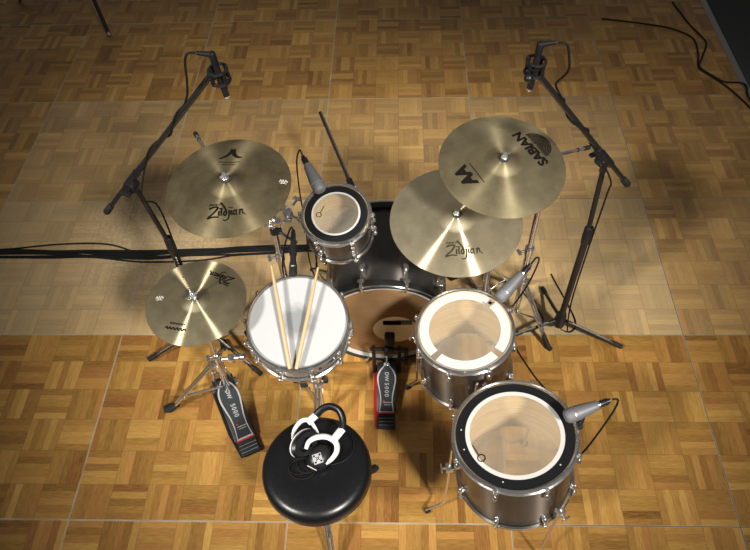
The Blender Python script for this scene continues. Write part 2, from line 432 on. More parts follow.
# ------------------------------------------------------------------ drums
def hoop_prof(Ro, z, s=1):
    return [(Ro - .0125, z + s * .009), (Ro - .009, z + s * .0125), (Ro - .0055, z + s * .0125), (Ro - .004, z + s * .010), (Ro - .0055, z + s * .002),
            (Ro - .0050, z - s * .006), (Ro, z - s * .010), (Ro, z - s * .0135), (Ro - .009, z - s * .0125), (Ro - .0105, z - s * .002)]
def lug_mesh(r_rod, span, s, rs, casing=.024):
    """lug at angle 0; origin on the head plane, casing s*span away from the hoop"""
    mb = MB(); zc = -s * span
    d = r_rod - rs
    mb.box((d + .008, .017, casing), Tr(rs + d / 2 - .001, 0, zc), bev=.004)
    mb.ball((r_rod, 0, zc), .0088, (1, 1, 1.9), 12)
    mb.ball((rs + .004, 0, zc - s * casing * .55), .008, (.8, 1, 1), 10)
    return mb.build('lug', M['chrome'])
def rod_mesh(r_rod, span, s):
    mb = MB()
    mb.bar((r_rod, 0, -s * span), (r_rod, 0, s * .004), .0027, n=8)
    mb.bar((r_rod, 0, -s * .011), (r_rod, 0, -s * .004), .0085, .0085, n=12)
    mb.box((.0155, .019, .006), Tr(r_rod - .003, 0, -s * .0115), bev=.002)
    mb.bar((r_rod, 0, s * .002), (r_rod, 0, s * .0045), .0062, n=12)
    mb.box((.006, .006, .009), Tr(r_rod, 0, s * .008), bev=.001)
    return mb.build('tension_rod', M['chrome'])
def drum(name, label, cat, c, n, D, depth, nl, shell_m, batter_m, phase=0., group=None, lug_span=.05, bottom=True, hoop_m='chrome'):
    n = V(n).normalized(); base = V(c) - n * depth
    t = thing(name, label, cat, frame(base, n), group)
    Ro = D / 2; rs = Ro - .0125; rr = Ro + .0035
    mb = MB()
    mb.lathe([(rs, .0), (rs, depth)], 64, mi=0)
    mb.lathe([(rs, depth), (rs - .003, depth + .002), (rs - .006, depth)], 64, mi=1)
    mb.lathe([(rs - .006, depth), (rs - .006, 0)], 64, mi=1)
    mb.lathe([(rs - .006, 0), (rs - .003, -.002), (rs, 0)], 64, mi=1)
    part('shell', mb, [shell_m, M['maple']], t)
    part('hoop', MB().lathe(hoop_prof(Ro, depth, 1), 64, True), M[hoop_m], t)
    part('hoop', MB().lathe(hoop_prof(Ro, 0, -1), 64, True), M[hoop_m], t)
    part('batter_head', MB().lathe([(0, depth + .003), (rs - .02, depth + .003), (rs - .003, depth + .0028), (rs + .001, depth - .001), (rs + .001, depth - .006)], 64), batter_m, t, label='white coated head with a worn grey middle' if batter_m is M['coated_head'] else None)
    if bottom: part('resonant_head', MB().lathe([(0, -.003), (rs - .003, -.0028), (rs + .001, .001), (rs + .001, .006)], 64), M['clear_bottom'], t)
    lt, rt = lug_mesh(rr, lug_span, 1, rs), rod_mesh(rr, lug_span, 1)
    lb, rb = lug_mesh(rr, lug_span, -1, rs), rod_mesh(rr, lug_span, -1)
    for k in range(nl):
        a = phase + 2 * PI * k / nl
        for z, lm, rm in ((depth, lt, rt), (0, lb, rb)):
            l = part('lug', lm, None, t, Tr(0, 0, z) @ Rz(a)); part('tension_rod', rm, None, l)
    return t
def annulus(r0, r1, z, h=.0006, n=64):
    return MB().lathe([(r0, z), (r1, z), (r1, z + h), (r0, z + h)], n, True)
def arc_band(r0, r1, z, a0, a1, h=.0006, n=24):
    out = [(r1 * math.cos(a0 + (a1 - a0) * i / n), r1 * math.sin(a0 + (a1 - a0) * i / n)) for i in range(n + 1)]
    inn = [(r0 * math.cos(a0 + (a1 - a0) * i / n), r0 * math.sin(a0 + (a1 - a0) * i / n)) for i in range(n + 1)]
    mb = MB(); vs = [(x, y, z) for x, y in out + inn] + [(x, y, z + h) for x, y in out + inn]; N = n + 1; fs = []
    for i in range(n):
        fs += [[2 * N + i, 2 * N + i + 1, 3 * N + i + 1, 3 * N + i], [i, N + i, N + i + 1, i + 1], [i, i + 1, 2 * N + i + 1, 2 * N + i], [N + i, 3 * N + i, 3 * N + i + 1, N + i + 1]]
    fs += [[0, 2 * N, 3 * N, N], [n, N + n, 3 * N + n, 2 * N + n]]
    return mb.add(vs, fs)

# rack tom
RC, RN = V((-.247, 1.805, .917)), V((-.032, -.259, 1))
rack = drum('rack_tom', 'small rack tom above the bass drum, black ring on clear head', 'drum', RC, RN, .275, .165, 6, M['shell'], M['clear_head'], phase=math.radians(-62))
zt = .165 + .0032
part('muffling_ring', annulus(.094, .1215, zt), M['black_ring'], rack, label='black muffling ring')
part('ring_edge', annulus(.0865, .094, zt + .0001), M['ring_white'], rack, label='white inner ring')
mk = MB(); mk.torus(.0095, .0016, Tr(-.066, -.004, zt + .0004), 20, 6); mk.bar((-.060, .006, zt + .0004), (-.046, .034, zt + .0004), .0014, n=6)
part('head_mark', mk, M['ink'], rack, label='small dark ring and dash mark')

# the two floor toms
def tom_leg(t, base_pt, foot_pt, zt_, bracket_out):
    """bent chrome leg authored in world space"""
    b, f = V(base_pt), V(foot_pt)
    out = (f - b); out.z = 0; out.normalize()
    p = [b + V((0, 0, zt_)), V((b.x, b.y, .12)), b + out * .012 + V((0, 0, .085)), f + V((0, 0, .022))]
    lg = part('leg', MB().tube([p[0], p[1]] + spline(p[1:], 6)[1:], .0052, 10), M['chrome'], t, world=True)
    part('rubber_foot', MB().tube([f + (p[2] - f) * .22, f + V((0, 0, .010))], [.011, .0125], 12), M['rubber'], lg, world=True)
    br = MB(); c = b + V((0, 0, bracket_out))
    br.box((.03, .03, .034), Tr(*c) @ Rz(math.atan2(out.y, out.x)), bev=.004)
    br.bar(c, c + out * .026, .005); br.box((.006, .034, .012), Tr(*(c + out * .03)) @ Rz(math.atan2(out.y, out.x)), bev=.002)
    part('leg_bracket', br, M['chrome'], t, world=True)

MC, MN = V((.239, 1.439, .670)), V((-.092, -.034, 1))
mid = drum('floor_tom', 'floor tom right of the kick pedal, broken white ring on its head', 'drum', MC, MN, .378, .31, 8, M['shell'], M['clear_head'], phase=math.radians(-66))
zt = .31 + .0032
g = [47, 137, 224, 317]
for i in range(4):
    a0, a1 = g[i] + 4.5, (g[(i + 1) % 4] + (360 if i == 3 else 0)) - 4.5
    if i == 0: a1 = 140
    if i == 1: a0 = 140
    part('muffling_ring', arc_band(.134, .1695, zt, math.radians(a0), math.radians(a1)), M['ring_white'], mid, label='white ring segment')
part('ring_tab', MB().box((.012, .012, .003), Tr(.152 * math.cos(.82), .152 * math.sin(.82), zt + .0015) @ Rz(.82), bev=.001), M['ink'], mid, label='small dark square tab')
part('ring_strip', MB().box((.006, .03, .0008), Tr(.138 * math.cos(.90), .138 * math.sin(.90), zt + .0006) @ Rz(.82), bev=.0002), M['tape_grey'], mid, label='grey tape strip')

BC, BN = V((.384, 1.022, .661)), V((-.116, .076, 1))
big = drum('floor_tom', 'largest floor tom at the front right, wide black ring on its head', 'drum', BC, BN, .43, .29, 8, M['shell'], M['clear_head'], phase=math.radians(-68))
zt = .29 + .0032
part('muffling_ring', annulus(.166, .199, zt), M['black_ring'], big, label='black muffling ring')
part('ring_edge', annulus(.151, .166, zt + .0001), M['ring_white'], big, label='white inner ring')
dots = MB()
for a in (172, 196, 252, 318):
    dots.lathe([(0, .0012), (.0026, .0012), (.0026, 0)], 10, Mx=Tr(.180 * math.cos(math.radians(a)), .180 * math.sin(math.radians(a)), zt))
part('vent_dots', dots, M['ring_white'], big, label='small white dots')
mk = MB(); mk.torus(.0125, .0021, Tr(-.118, -.083, zt + .0004), 22, 6); mk.bar((-.127, -.070, zt + .0004), (-.144, -.035, zt + .0004), .0018, n=6)
part('head_mark', mk, M['ink'], big, label='small dark ring and dash mark')
def rim(c, n, D, depth, ang, drop=0, out=.012):
    Mx = frame(V(c) - V(n).normalized() * depth, n)
    return Mx @ V(((D / 2 + out) * math.cos(ang), (D / 2 + out) * math.sin(ang), depth - drop))
for (t, c, n, D, dp, angs) in ((mid, MC, MN, .378, .31, (35, 155, 275)), (big, BC, BN, .43, .29, (184, 304, 64))):
    for a in angs:
        p = rim(c, n, D, dp, math.radians(a), dp * .66, .012); q = V((math.cos(math.radians(a)), math.sin(math.radians(a)), 0))
        b = V((p.x, p.y, 0)) + q * .006; f = b + q * (.075 if t is big else .05)
        tom_leg(t, b, f, p.z + .16, p.z)

# snare
SC, SN = V((-.380, 1.422, .750)), V((.037, -.204, 1))
snare = drum('snare_drum', 'chrome snare drum with white coated head, two sticks lying on it', 'drum', SC, SN, .385, .125, 10, M['chrome'], M['coated_head'], phase=math.radians(-72), lug_span=.035)
so = MB(); so.box((.012, .035, .07), Tr(.192, .0, .06), bev=.003); so.bar((.2, 0, .03), (.212, 0, .10), .005); so.box((.02, .012, .02), Tr(.2, .0, .095), bev=.003)
part('throw_off', so, M['chrome'], snare, Rz(math.radians(-158)))
part('snare_strap', MB().box((.026, .003, .055), Tr(0, -.196, -.025), bev=.001), M['pad_grey'], snare, Rz(math.radians(6)), label='dark grey strap')
bd = MB(); bd.prism([(-.017, -.012), (.017, -.012), (.02, 0), (.017, .012), (-.017, .012), (-.02, 0)], 0, .0012)
part('badge', bd, M['nut'], snare, Tr(.03, -.1808, .062) @ Rz(math.radians(8)) @ Rx(PI / 2))

# bass drum (axis along the floor, batter side towards the player)
BX, BY0, BY1, BR = -.070, 1.70, 2.19, .295
BZ = BR + .001
Fb = Matrix(((1, 0, 0, BX), (0, 0, 1, BY0), (0, -1, 0, BZ), (0, 0, 0, 1)))      # local z runs away from the player, local -y is up
bass = thing('bass_drum', 'large dark bass drum lying on its side behind the kick pedal', 'drum', (BX, (BY0 + BY1) / 2, 0))
def bpart(name, mb, m, parent=bass, Mx=I4, label=None):
    loc = WM[bass].inverted() @ Fb @ Mx if parent is bass else Mx
    return part(name, mb, m, parent, loc, label=label)
L = BY1 - BY0
rs = BR - .018
mb = MB(); mb.lathe([(rs, .025), (rs, L - .025)], 80, mi=0); mb.lathe([(rs, L - .025), (rs - .008, L - .025)], 80, mi=1); mb.lathe([(rs - .008, L - .025), (rs - .008, .025)], 80, mi=1); mb.lathe([(rs - .008, .025), (rs, .025)], 80, mi=1)
bpart('shell', mb, [M['bass_shell'], M['maple']])
hp = [(BR - .012, 0), (BR - .002, 0), (BR, .003), (BR, .036), (BR - .002, .039), (BR - .012, .039)]
for z in (0, L - .039):
    h = bpart('hoop', MB().lathe([(r, z + q) for r, q in hp], 80, True), M['hoop_black'])
    inl = MB().lathe([(BR + .0006, z + (.002 if z == 0 else .030)), (BR + .0014, z + (.003 if z == 0 else .031)), (BR + .0014, z + (.008 if z == 0 else .036)), (BR + .0006, z + (.009 if z == 0 else .037)), (BR - .004, z + (.009 if z == 0 else .037)), (BR - .004, z + (.002 if z == 0 else .030))], 80, True)
    part('inlay', inl, M['chrome'], h, label='thin chrome band')
bpart('head_collar', MB().lathe([(BR - .0125, .010), (BR - .036, .0135), (BR - .036, .0155), (BR - .0125, .018)], 80, True), M['ring_white'], label='collar round the head, its reflected light painted white')  # light reflected off the collar is put into its white colour
bh = bpart('batter_head', MB().lathe([(0, .016), (BR - .032, .016), (BR - .014, .024)], 80), M['amber_head'], label='amber-brown clear head')
part('head_dot', MB().lathe([(0, .0145), (.098, .0145), (.1, .0155), (.1, .0165)], 48, Mx=Tr(.045, .045, 0)), mat('dot_tan', (.90, .72, .42), .5), bh, label='round tan patch')
ip = MB(); ip.box((.080, .030, .004), Tr(.030, -.012, .0125), bev=.0018)
part('impact_pad', ip, M['ink'], bh, label='small black pad')
part('impact_pad', MB().box((.07, .032, .003), Tr(.085, -.014, .0132), bev=.0014), M['grey_metal'], bh, label='small grey pad')
bpart('resonant_head', MB().lathe([(0, L - .016), (BR - .032, L - .016), (BR - .014, L - .024)], 80), M['black_ring'])
cl = MB(); cl.box((.022, .016, .036), Tr(BR + .004, 0, .018), bev=.003); cl.box((.030, .012, .008), Tr(BR - .006, 0, -.004), bev=.002); cl.box((.014, .03, .014), Tr(BR + .010, 0, .034), bev=.004)
claw = cl.build('claw', M['chrome'])
rd = MB(); rd.bar((BR + .013, 0, .0), (BR + .013, 0, .1), .003, n=8); rd.box((.007, .007, .012), Tr(BR + .013, 0, -.004), bev=.001); rd.bar((BR + .013, 0, .002), (BR + .013, 0, .006), .007)
rod = rd.build('tension_rod', M['chrome'])
lu = MB(); lu.ball((BR + .008, 0, .105), .012, (1, .9, 1.7), 12); lu.box((.03, .018, .03), Tr(BR - .006, 0, .105), bev=.004); lu.ball((BR - .006, 0, .128), .010, (.8, 1, 1.2), 10)
lug = lu.build('lug', M['chrome'])
for k in range(10):
    a = math.radians(-90 + 18 + 36 * k)
    for side in (0, 1):
        Mx = Rz(a) if side == 0 else Tr(0, 0, L) @ Rx(PI) @ Rz(-a)
        l = bpart('lug', lug, None, Mx=Mx); part('claw', claw, None, l); part('tension_rod', rod, None, l)
for s in (-1, 1):
    p0 = V((BX + s * (rs - .01) * .80, BY1 - .12, BZ - rs * .5)); p1 = V((BX + s * .40, BY1 + .06, .012))
    sp = part('spur', MB().bar(p0, p1, .007), M['chrome'], bass, world=True)
    part('rubber_foot', MB().bar(p1 + (p0 - p1) * .06, p1, .011), M['rubber'], sp, world=True)

# ------------------------------------------------------------------ cymbals
def cym_fn(R, bow, bell_r, bell_h):
    bell_r *= 1.28
    def f(r):
        if r > bell_r: 
            t = (r - bell_r) / (R - bell_r); return bow * (1 - t ** 1.35) 
        t = r / bell_r; return bow + bell_h * (1 - t * t) ** 1.6 if t < 1 else bow
    return f
def cymbal(name, label, c, n, D, m, bow=.018, bell_r=.052, bell_h=.02, cat='cymbal', nutz=.02, group=None):
    """c is the centre of the rim's plane"""
    R = D / 2; f = cym_fn(R, bow, bell_r, bell_h)
    t = thing(name, label, cat, frame(c, n), group)
    bell_r *= 1.28
    rsx = [R, R * .985, R * .95, R * .88, R * .8, R * .7, R * .6, R * .5, R * .42, R * .35, bell_r * 1.25, bell_r * 1.1, bell_r, bell_r * .97, bell_r * .9, bell_r * .8, bell_r * .65, bell_r * .5, bell_r * .35, bell_r * .2, .006]
    rsx = sorted(set(rsx), reverse=True)
    prof = [(r, f(r)) for r in rsx] + [(r, f(r) - .0014) for r in rsx[::-1]]
    part('cymbal_plate', MB().lathe(prof, 96, True), m, t)
    zt = f(0)
    part('felt_washer', MB().lathe([(.004, zt - .004), (.017, zt - .003), (.018, zt + .004), (.015, zt + .008), (.004, zt + .008)], 20, True), M['felt'], t)
    nt_ = MB(); nt_.lathe([(0, zt + .030), (.006, zt + .030), (.0085, zt + .026), (.0095, zt + .012), (.0125, zt + .010), (.0125, zt + .006), (0, zt + .006)], 16)
    nt_.box((.034, .005, .012), Tr(0, 0, zt + .018) @ Rz(.6), bev=.002)
    part('wing_nut', nt_, M['nut'], t)
    return t, f
lcr, f = cymbal('crash_cymbal', 'dark crash cymbal beside the small rack tom, peaked mark on top', (-.587, 1.677, 1.195), (-.031, -.100, 1), .432, M['bronze_dark'], bell_r=.054)
part('lettering', drape(strokes_mb(ZIL, .0056, .112), f, .012, -.122, math.radians(4)), M['ink'], lcr, label='black script lettering')
ALOGO = [([(-.5, -.22), (-.36, -.14), (-.2, -.02), (-.06, .2), (0, .42)], .5, 1.5), ([(0, .42), (.07, .18), (.2, -.02), (.36, -.1), (.5, -.08)], 1.8, .6),
         ([(-.5, -.42), (-.1, -.45), (.3, -.42), (.5, -.38)], .3, .3), ([(-.3, -.58), (0, -.6), (.3, -.56)], .25, .25)]
part('emblem', drape(strokes_mb(ALOGO, .0105, .078), f, -.004, .128, math.radians(-4)), M['ink'], lcr, label='black peaked emblem')
SCF = [([(-.5, -.03), (-.42, .06), (-.35, -.05), (-.27, .06), (-.2, -.05), (-.1, .05), (-.02, -.05), (.08, .06), (.15, -.05), (.24, .05), (.33, -.05), (.42, .05), (.5, -.02)], 1, 1)]
SCR = [([(-.5, -.1), (-.35, .3), (-.2, -.2), (-.05, .3), (.1, -.2), (.25, .25), (.4, -.1), (.5, .1)], .6, .6), ([(-.4, -.3), (0, -.25), (.4, -.35)], .5, .5)]
part('sticker', drape(strokes_mb(SCR, .004, .028), f, .190, .010, math.radians(2)), M['ink_white'], lcr, label='small pale scribbled mark')

sab, f = cymbal('crash_cymbal', 'upper right crash cymbal with two bold letters and a half-round emblem', (.363, 1.839, 1.131), (.058, -.159, 1), .457, M['bronze'], bell_r=.056)
a = math.radians(134)
part('lettering', drape(text_mb('SABIAN', .053, .0022, .93), f, .106, .070, math.radians(124)), M['ink'], sab, label='bold black brand lettering')
arcs = MB()
for k in range(9):
    r = .008 + .0061 * k
    st = [(([(r * math.cos(PI * i / 10), -r * math.sin(PI * i / 10)) for i in range(11)]), 1, 1)]
    q = strokes_mb(st, .0042); arcs.add(q.v, q.f)
part('emblem', drape(arcs, f, .126, .086, math.radians(124)), M['ink'], sab, label='half-round emblem of concentric arcs')
part('lettering', drape(text_mb('AA', .066, .0036, .9, .12), f, -.133, -.062, math.radians(120)), M['ink'], sab, label='two bold letters')
part('underline', drape(strokes_mb([([(-.5, 0), (.5, 0)], 1, 1)], .0028, .095), f, -.096, -.048, math.radians(120)), M['ink'], sab)

zil, f = cymbal('ride_cymbal', 'lower right cymbal over the bass drum, partly under another cymbal', (.212, 1.801, .883), (-.003, -.135, 1), .508, M['bronze_bright'], bell_r=.058)
part('lettering', drape(strokes_mb(ZIL, .0054, .122), f, .022, -.148, math.radians(3)), M['ink_faded'], zil, label='dark script lettering')

hat, f = cymbal('hi_hat_cymbal', 'top hi-hat cymbal at the left, script lettering near both edges', (-.741, 1.449, .838), (-.005, -.063, 1), .365, M['bronze_hat'], bow=.014, bell_r=.045, bell_h=.016)
part('lettering', drape(strokes_mb(ZIL, .0050, .088), f, .076, .105, math.radians(158)), M['ink'], hat, label='dark script lettering, upside down')
part('lettering', drape(strokes_mb(SCF, .003, .055), f, -.050, -.098, math.radians(-10)), M['ink'], hat, label='small dark lettering')
part('lettering', drape(strokes_mb(SCF, .0045, .078), f, -.054, -.117, math.radians(-10)), M['ink'], hat, label='small dark lettering')
part('sticker', drape(strokes_mb(SCR, .004, .030), f, -.135, .012, math.radians(5)), M['ink_white'], hat, label='small pale scribbled mark')

# ------------------------------------------------------------------ stands
def tripod(t, base, hub, rfoot, angs, m='chrome', zb=.06, foot='rubber', r=.0075, collar=True):
    b = V(base)
    if collar:
        part('leg_collar', MB().lathe([(.0135, hub - .022), (.021, hub - .02), (.022, hub + .016), (.0135, hub + .02)], 20, True, Tr(b.x, b.y, 0)).box((.05, .010, .014), Tr(b.x + .02, b.y, hub) @ Rz(.5), bev=.003), M[m], t, world=True)
    for a in angs:
        a = math.radians(a); d = V((math.cos(a), math.sin(a), 0)); s = V((-d.y, d.x, 0)) * .008
        f = b + d * rfoot + V((0, 0, .012))
        mb = MB()
        for sg in ((-1, 1) if m == 'chrome' else (0,)):
            mb.tube([b + d * .016 + s * sg + V((0, 0, hub)), b + d * (.016 + (rfoot - .016) * .6) + s * sg + V((0, 0, hub * .42)), f + s * sg * .5], r * (.72 if m == 'chrome' else 1), 8)
        if m == 'chrome':
            mid_ = (b + d * .016 + V((0, 0, hub))).lerp(f, .55)
            mb.tube([b + d * .014 + V((0, 0, zb)), mid_], .0045, 8)
            mb.bar(mid_ - s * 1.7, mid_ + s * 1.7, .004)
        lg = part('leg', mb, M[m], t, world=True)
        part('rubber_foot', MB().tube([f - d * .045 + V((0, 0, .045 * hub / max(rfoot, .01))), f + d * .0, f + d * .022 - V((0, 0, .002))], [.011, .014, .010], 12), M['rubber'], lg, world=True)
def wing(mb, p, d, s=1.0):
    p = V(p); d = V(d).normalized(); mb.bar(p, p + d * .028 * s, .005 * s)
    Mx = frame(p + d * .034 * s, d); mb.box((.034 * s, .006 * s, .014 * s), Mx, bev=.002)
def cymbal_stand(label, base, ztop1, upper, boom_a, boom_b, cym_t, cym_n, angs, rfoot=.24, hub=.30, group=None):
    b = V(base)
    t = thing('cymbal_stand', label, 'stand', base, group)
    part('base_tube', MB().bar(b + V((0, 0, .05)), b + V((0, 0, .52)), .0155, n=16), M['chrome'], t, world=True)
    tripod(t, base, hub, rfoot, angs)
    u = V(upper)
    part('middle_tube', MB().bar(b + V((0, 0, .50)), b + V((0, 0, ztop1)), .0125, n=16).bar(b + V((0, 0, ztop1)), u, .0105, n=14), M['chrome'], t, world=True)
    cl_ = MB(); cl_.lathe([(.013, .50), (.021, .502), (.021, .54), (.013, .545)], 16, True, Tr(b.x, b.y, 0)); wing(cl_, b + V((-.012, 0, .52)), (-1, -.3, 0))
    part('height_clamp', cl_, M['chrome'], t, world=True)
    c2 = MB(); c2.ball(b + V((0, 0, ztop1)), .018); c2.ball(u, .019); wing(c2, u, (.3, -.2, -1)); wing(c2, b + V((0, 0, ztop1)), (-1, -.2, .1))
    part('tilter', c2, M['chrome'], t, world=True)
    part('boom_arm', MB().bar(boom_a, boom_b, .0062, n=12), M['chrome'], t, world=True)
    A, B = V(boom_a), V(boom_b); d = (A - B).normalized()
    tip = MB(); tip.bar(A - d * .004, A - d * .03, .009, n=12); tip.bar(A - d * .055, A - d * .062, .0078); 
    part('boom_end', tip, M['black_metal'], t, world=True)
    n = V(cym_n).normalized(); ct = V(cym_t)
    ps = MB(); ps.ball(B, .014); ps.bar(B, ct - n * .012, .0065); ps.bar(ct - n * .012, ct + n * .030, .0034, n=10)
    ps.lathe([(.0035, -.012), (.016, -.011), (.016, -.0065), (.0035, -.006)], 16, True, frame(ct, n))
    part('cymbal_post', ps, M['chrome'], t, world=True)
    return t
def under(c, n, h): return V(c) + V(n).normalized() * h
n1 = V((-.031, -.100, 1)); c1 = under((-.587, 1.677, 1.195), n1, .034)
cymbal_stand('chrome boom stand left of the rack tom, under the dark crash cymbal', (-.53, 1.92, 0), .78, (-.690, 1.885, 1.105), (-.796, 2.066, 1.100), c1 - n1.normalized() * .055, c1, n1, (100, 215, 335), rfoot=.21)
n2 = V((.058, -.159, 1)); c2 = under((.363, 1.839, 1.131), n2, .034)
cymbal_stand('chrome boom stand beside the right mic stand, under the upper crash cymbal', (.56, 1.95, 0), .86, (.560, 1.938, 1.045), (.722, 2.020, 1.050), c2 - n2.normalized() * .055, c2, n2, (-51, 69, 189), rfoot=.225)
n3 = V((-.003, -.135, 1)); c3 = under((.212, 1.801, .883), n3, .034)
cymbal_stand('chrome stand behind the right floor tom, under the lower right cymbal', (.415, 2.06, 0), .66, (.38, 2.00, .80), (.44, 2.075, .79), c3 - n3.normalized() * .055, c3, n3, (20, 140, 262), rfoot=.20, hub=.26)

# hi-hat stand with its pedal
HB = V((-.790, 1.512, 0)); HT = V((-.745, 1.452, .838)); HN = V((-.005, -.063, 1)).normalized()
hs = thing('hi_hat_stand', 'chrome hi-hat stand with black footboard, left of the snare drum', 'stand', HB)
top = HT - HN * .06
part('pole', MB().bar(HB + V((0, 0, .04)), HB.lerp(top, .5) + V((0, 0, .02)), .0125, n=16).bar(HB.lerp(top, .48), top, .0092, n=14), M['chrome'], hs, world=True)
hc = MB(); q = HB.lerp(top, .52); hc.ball(q, .019); wing(hc, q, (-1, -.4, .1)); hc.bar(q + V((.0, 0, -.03)), q + V((.1, -.0, -.01)), .008); hc.ball(q + V((.108, 0, -.008)), .019)
hc.box((.03, .03, .03), Tr(*(q + V((.06, 0, -.02)))), bev=.004)
part('height_clamp', hc, M['chrome'], hs, world=True)
part('pull_rod', MB().bar(top, HT + HN * .150 + V((-.006, .004, 0)), .0034, n=10), M['chrome'], hs, world=True)
part('seat_cup', MB().lathe([(.004, -.06), (.02, -.058), (.026, -.046), (.004, -.044)], 20, True, frame(HT, HN)), M['black_plastic'], hs, world=True)
fb = cym_fn(.1825, .014, .045, .016)
rsx = [.1825, .16, .13, .1, .075, .055, .045, .04, .03, .02, .006]
part('bottom_cymbal', MB().lathe([(r, -fb(r) - .006) for r in rsx] + [(r, -fb(r) - .0075) for r in rsx[::-1]], 80, True, frame(HT, HN)), M['bronze'], hs, world=True)
ck = MB(); ck.lathe([(.004, .028), (.013, .028), (.013, .040), (.009, .042), (.009, .062), (.004, .062)], 16, True, frame(HT, HN)); wing(ck, HT + HN * .052, (-.3, -1, .1), .7); wing(ck, HT + HN * .036, (.4, -.9, 0), .6)
part('clutch', ck, M['chrome'], hs, world=True)
for a, nm in ((232, 0), (60, 0)):
    pass
def chrome_leg(t, pts, rr=.0065):
    lg = part('leg', MB().tube([p + V((0, 0, 0)) for p in map(V, pts)], rr, 10), M['chrome'], t, world=True)
    return lg
foot = V((-1.045, 1.445, .013))
hub = HB + V((-.004, 0, .30))
dl = (V((foot.x, foot.y, 0)) - V((HB.x, HB.y, 0))).normalized(); sd = V((-dl.y, dl.x, 0)) * .009
mb = MB()
for s in (-1, 1): mb.tube([hub + dl * .016 + sd * s, foot + sd * s * .7], .0058, 10)
mb.tube([HB + dl * .014 + V((0, 0, .10)), hub.lerp(foot, .72) - V((0, 0, .004))], .0062, 10)
md = hub.lerp(foot, .72); mb.bar(md - sd * 2, md + sd * 2, .006)
lg = part('leg', mb, M['chrome'], hs, world=True)
part('rubber_foot', MB().tube([foot - dl * .03 + V((0, 0, .02)), foot + dl * .012, foot + dl * .038 - V((0, 0, .002))], [.012, .019, .013], 14, flat=(1.25, .9, (0, 1, 0))), M['rubber'], lg, world=True)
foot2 = V((-.86, 1.775, .013)); d2 = (V((foot2.x, foot2.y, 0)) - V((HB.x, HB.y, 0))).normalized(); s2 = V((-d2.y, d2.x, 0)) * .009
mb = MB()
for s in (-1, 1): mb.tube([hub + d2 * .016 + s2 * s, foot2 + s2 * s * .7], .0058, 10)
mb.tube([HB + d2 * .014 + V((0, 0, .10)), hub.lerp(foot2, .52)], .0062, 10)
lg = part('leg', mb, M['chrome'], hs, world=True)
part('rubber_foot', MB().tube([foot2 - d2 * .03 + V((0, 0, .02)), foot2 + d2 * .012, foot2 + d2 * .034 - V((0, 0, .002))], [.012, .018, .013], 14), M['rubber'], lg, world=True)
part('leg_collar', MB().lathe([(.0135, hub.z - .03), (.022, hub.z - .028), (.023, hub.z + .014), (.0135, hub.z + .018)], 20, True, Tr(HB.x + .008, HB.y - .008, 0)), M['chrome'], hs, world=True)

def bottle(s=1.0, w=.044, l=.27):
    """footboard outline, y from 0 (toe) to -l (heel)"""
    key = [(.06, .30), (.09, .36), (.16, .70), (.26, .96), (.38, 1.0), (.52, .86), (.68, .68), (.84, .66), (1.0, .80)]
    pts = spline([(-w * x * s, -l * y, 0) for y, x in key], 5)
    left = [(p.x, p.y) for p in pts]
    return left + [(-x, y) for x, y in left[::-1]]
def pedal_board(t, toe, heel, z_toe, z_heel, red, parent_name='footboard', wide=1.0):
    toe, heel = V(toe), V(heel); d = (toe - heel); Ln = math.hypot(d.x, d.y); ang = math.atan2(d.y, d.x) - PI / 2
    # base plate lies flat; local y runs from heel to toe
    Bm = Tr(heel.x, heel.y, 0) @ Rz(ang) @ Matrix.Diagonal((wide, 1, 1, 1))
    bp = MB(); bp.prism([(-.044, .004), (.032, .004), (.036, Ln * .35), (.040, Ln + .01), (-.060, Ln + .01), (-.058, Ln * .35)], .002, .010)
    part('base_plate', bp, M['red'] if red else M['black_metal'], t, WM[t].inverted() @ Bm, label='red base plate' if red else None)
    hp_ = MB(); hp_.box((.078, .072, .016), Tr(0, .034, .017), bev=.004)
    for k in range(7): hp_.box((.070, .0045, .003), Tr(0, .008 + k * .0085, .026), bev=.001)
    h = part('heel_plate', hp_, M['pad_grey'], t, WM[t].inverted() @ Bm)
    for k in range(3):
        part('stripe', MB().box((.068, .0016, .0008), Tr(0, .0125 + k * .017, .0258), bev=0), M['letter_grey'], h)
    part('stripe', MB().box((.076, .006, .003), Tr(0, .0715, .0255), bev=.001), M['red'], h, label='red stripe')
    slope = math.atan2(z_toe - z_heel, Ln - .072); Lb = (Ln - .072) / math.cos(slope)
    Fm = Bm @ Tr(0, .076, z_heel) @ Rx(slope) @ Tr(0, Lb, 0)
    f_ = part(parent_name, MB().box((.088, Lb, .008), Tr(0, -Lb / 2, 0), bev=.003), M['black_metal'], t, WM[t].inverted() @ Fm)
    part('pad_border', MB().prism(bottle(1.0, .043, Lb), .004, .0058), M['pad_edge'], f_, label='grey bottle-shaped border')
    inner = [(x * .84, y * .955 - .006) for x, y in bottle(1.0, .043, Lb)]
    part('pad', MB().prism(inner, .0045, .0068), M['pad_grey'], f_)
    tm = text_mb('DW', .024, .0005, 1.0)
    part('lettering', tm, M['letter_grey'], f_, Tr(0, -Lb * .30, .0073) @ Rz(-PI / 2))
    tm = text_mb('5000', .027, .0004, 1.25)
    part('lettering', tm, M['letter_grey'], f_, Tr(0, -Lb * .56, .0073) @ Rz(-PI / 2))
    part('lettering', strokes_mb([([(-.5, .12), (.5, .12)], 1, 1), ([(-.4, -.15), (.4, -.15)], .8, .8)], .0035, .038), M['letter_grey'], f_, Tr(.004, -Lb * .83, .0073))
    part('red_dot', MB().lathe([(0, .0005), (.0035, .0005), (.0035, 0)], 12, Mx=Tr(-.012, -Lb * .775, .0070)), M['red'], f_)
    return Bm, Fm, Ln
Bm, Fm, Ln = pedal_board(hs, (-.822, 1.560, 0), (-.652, 1.225, 0), .085, .022, False, wide=1.1)
fr = MB()
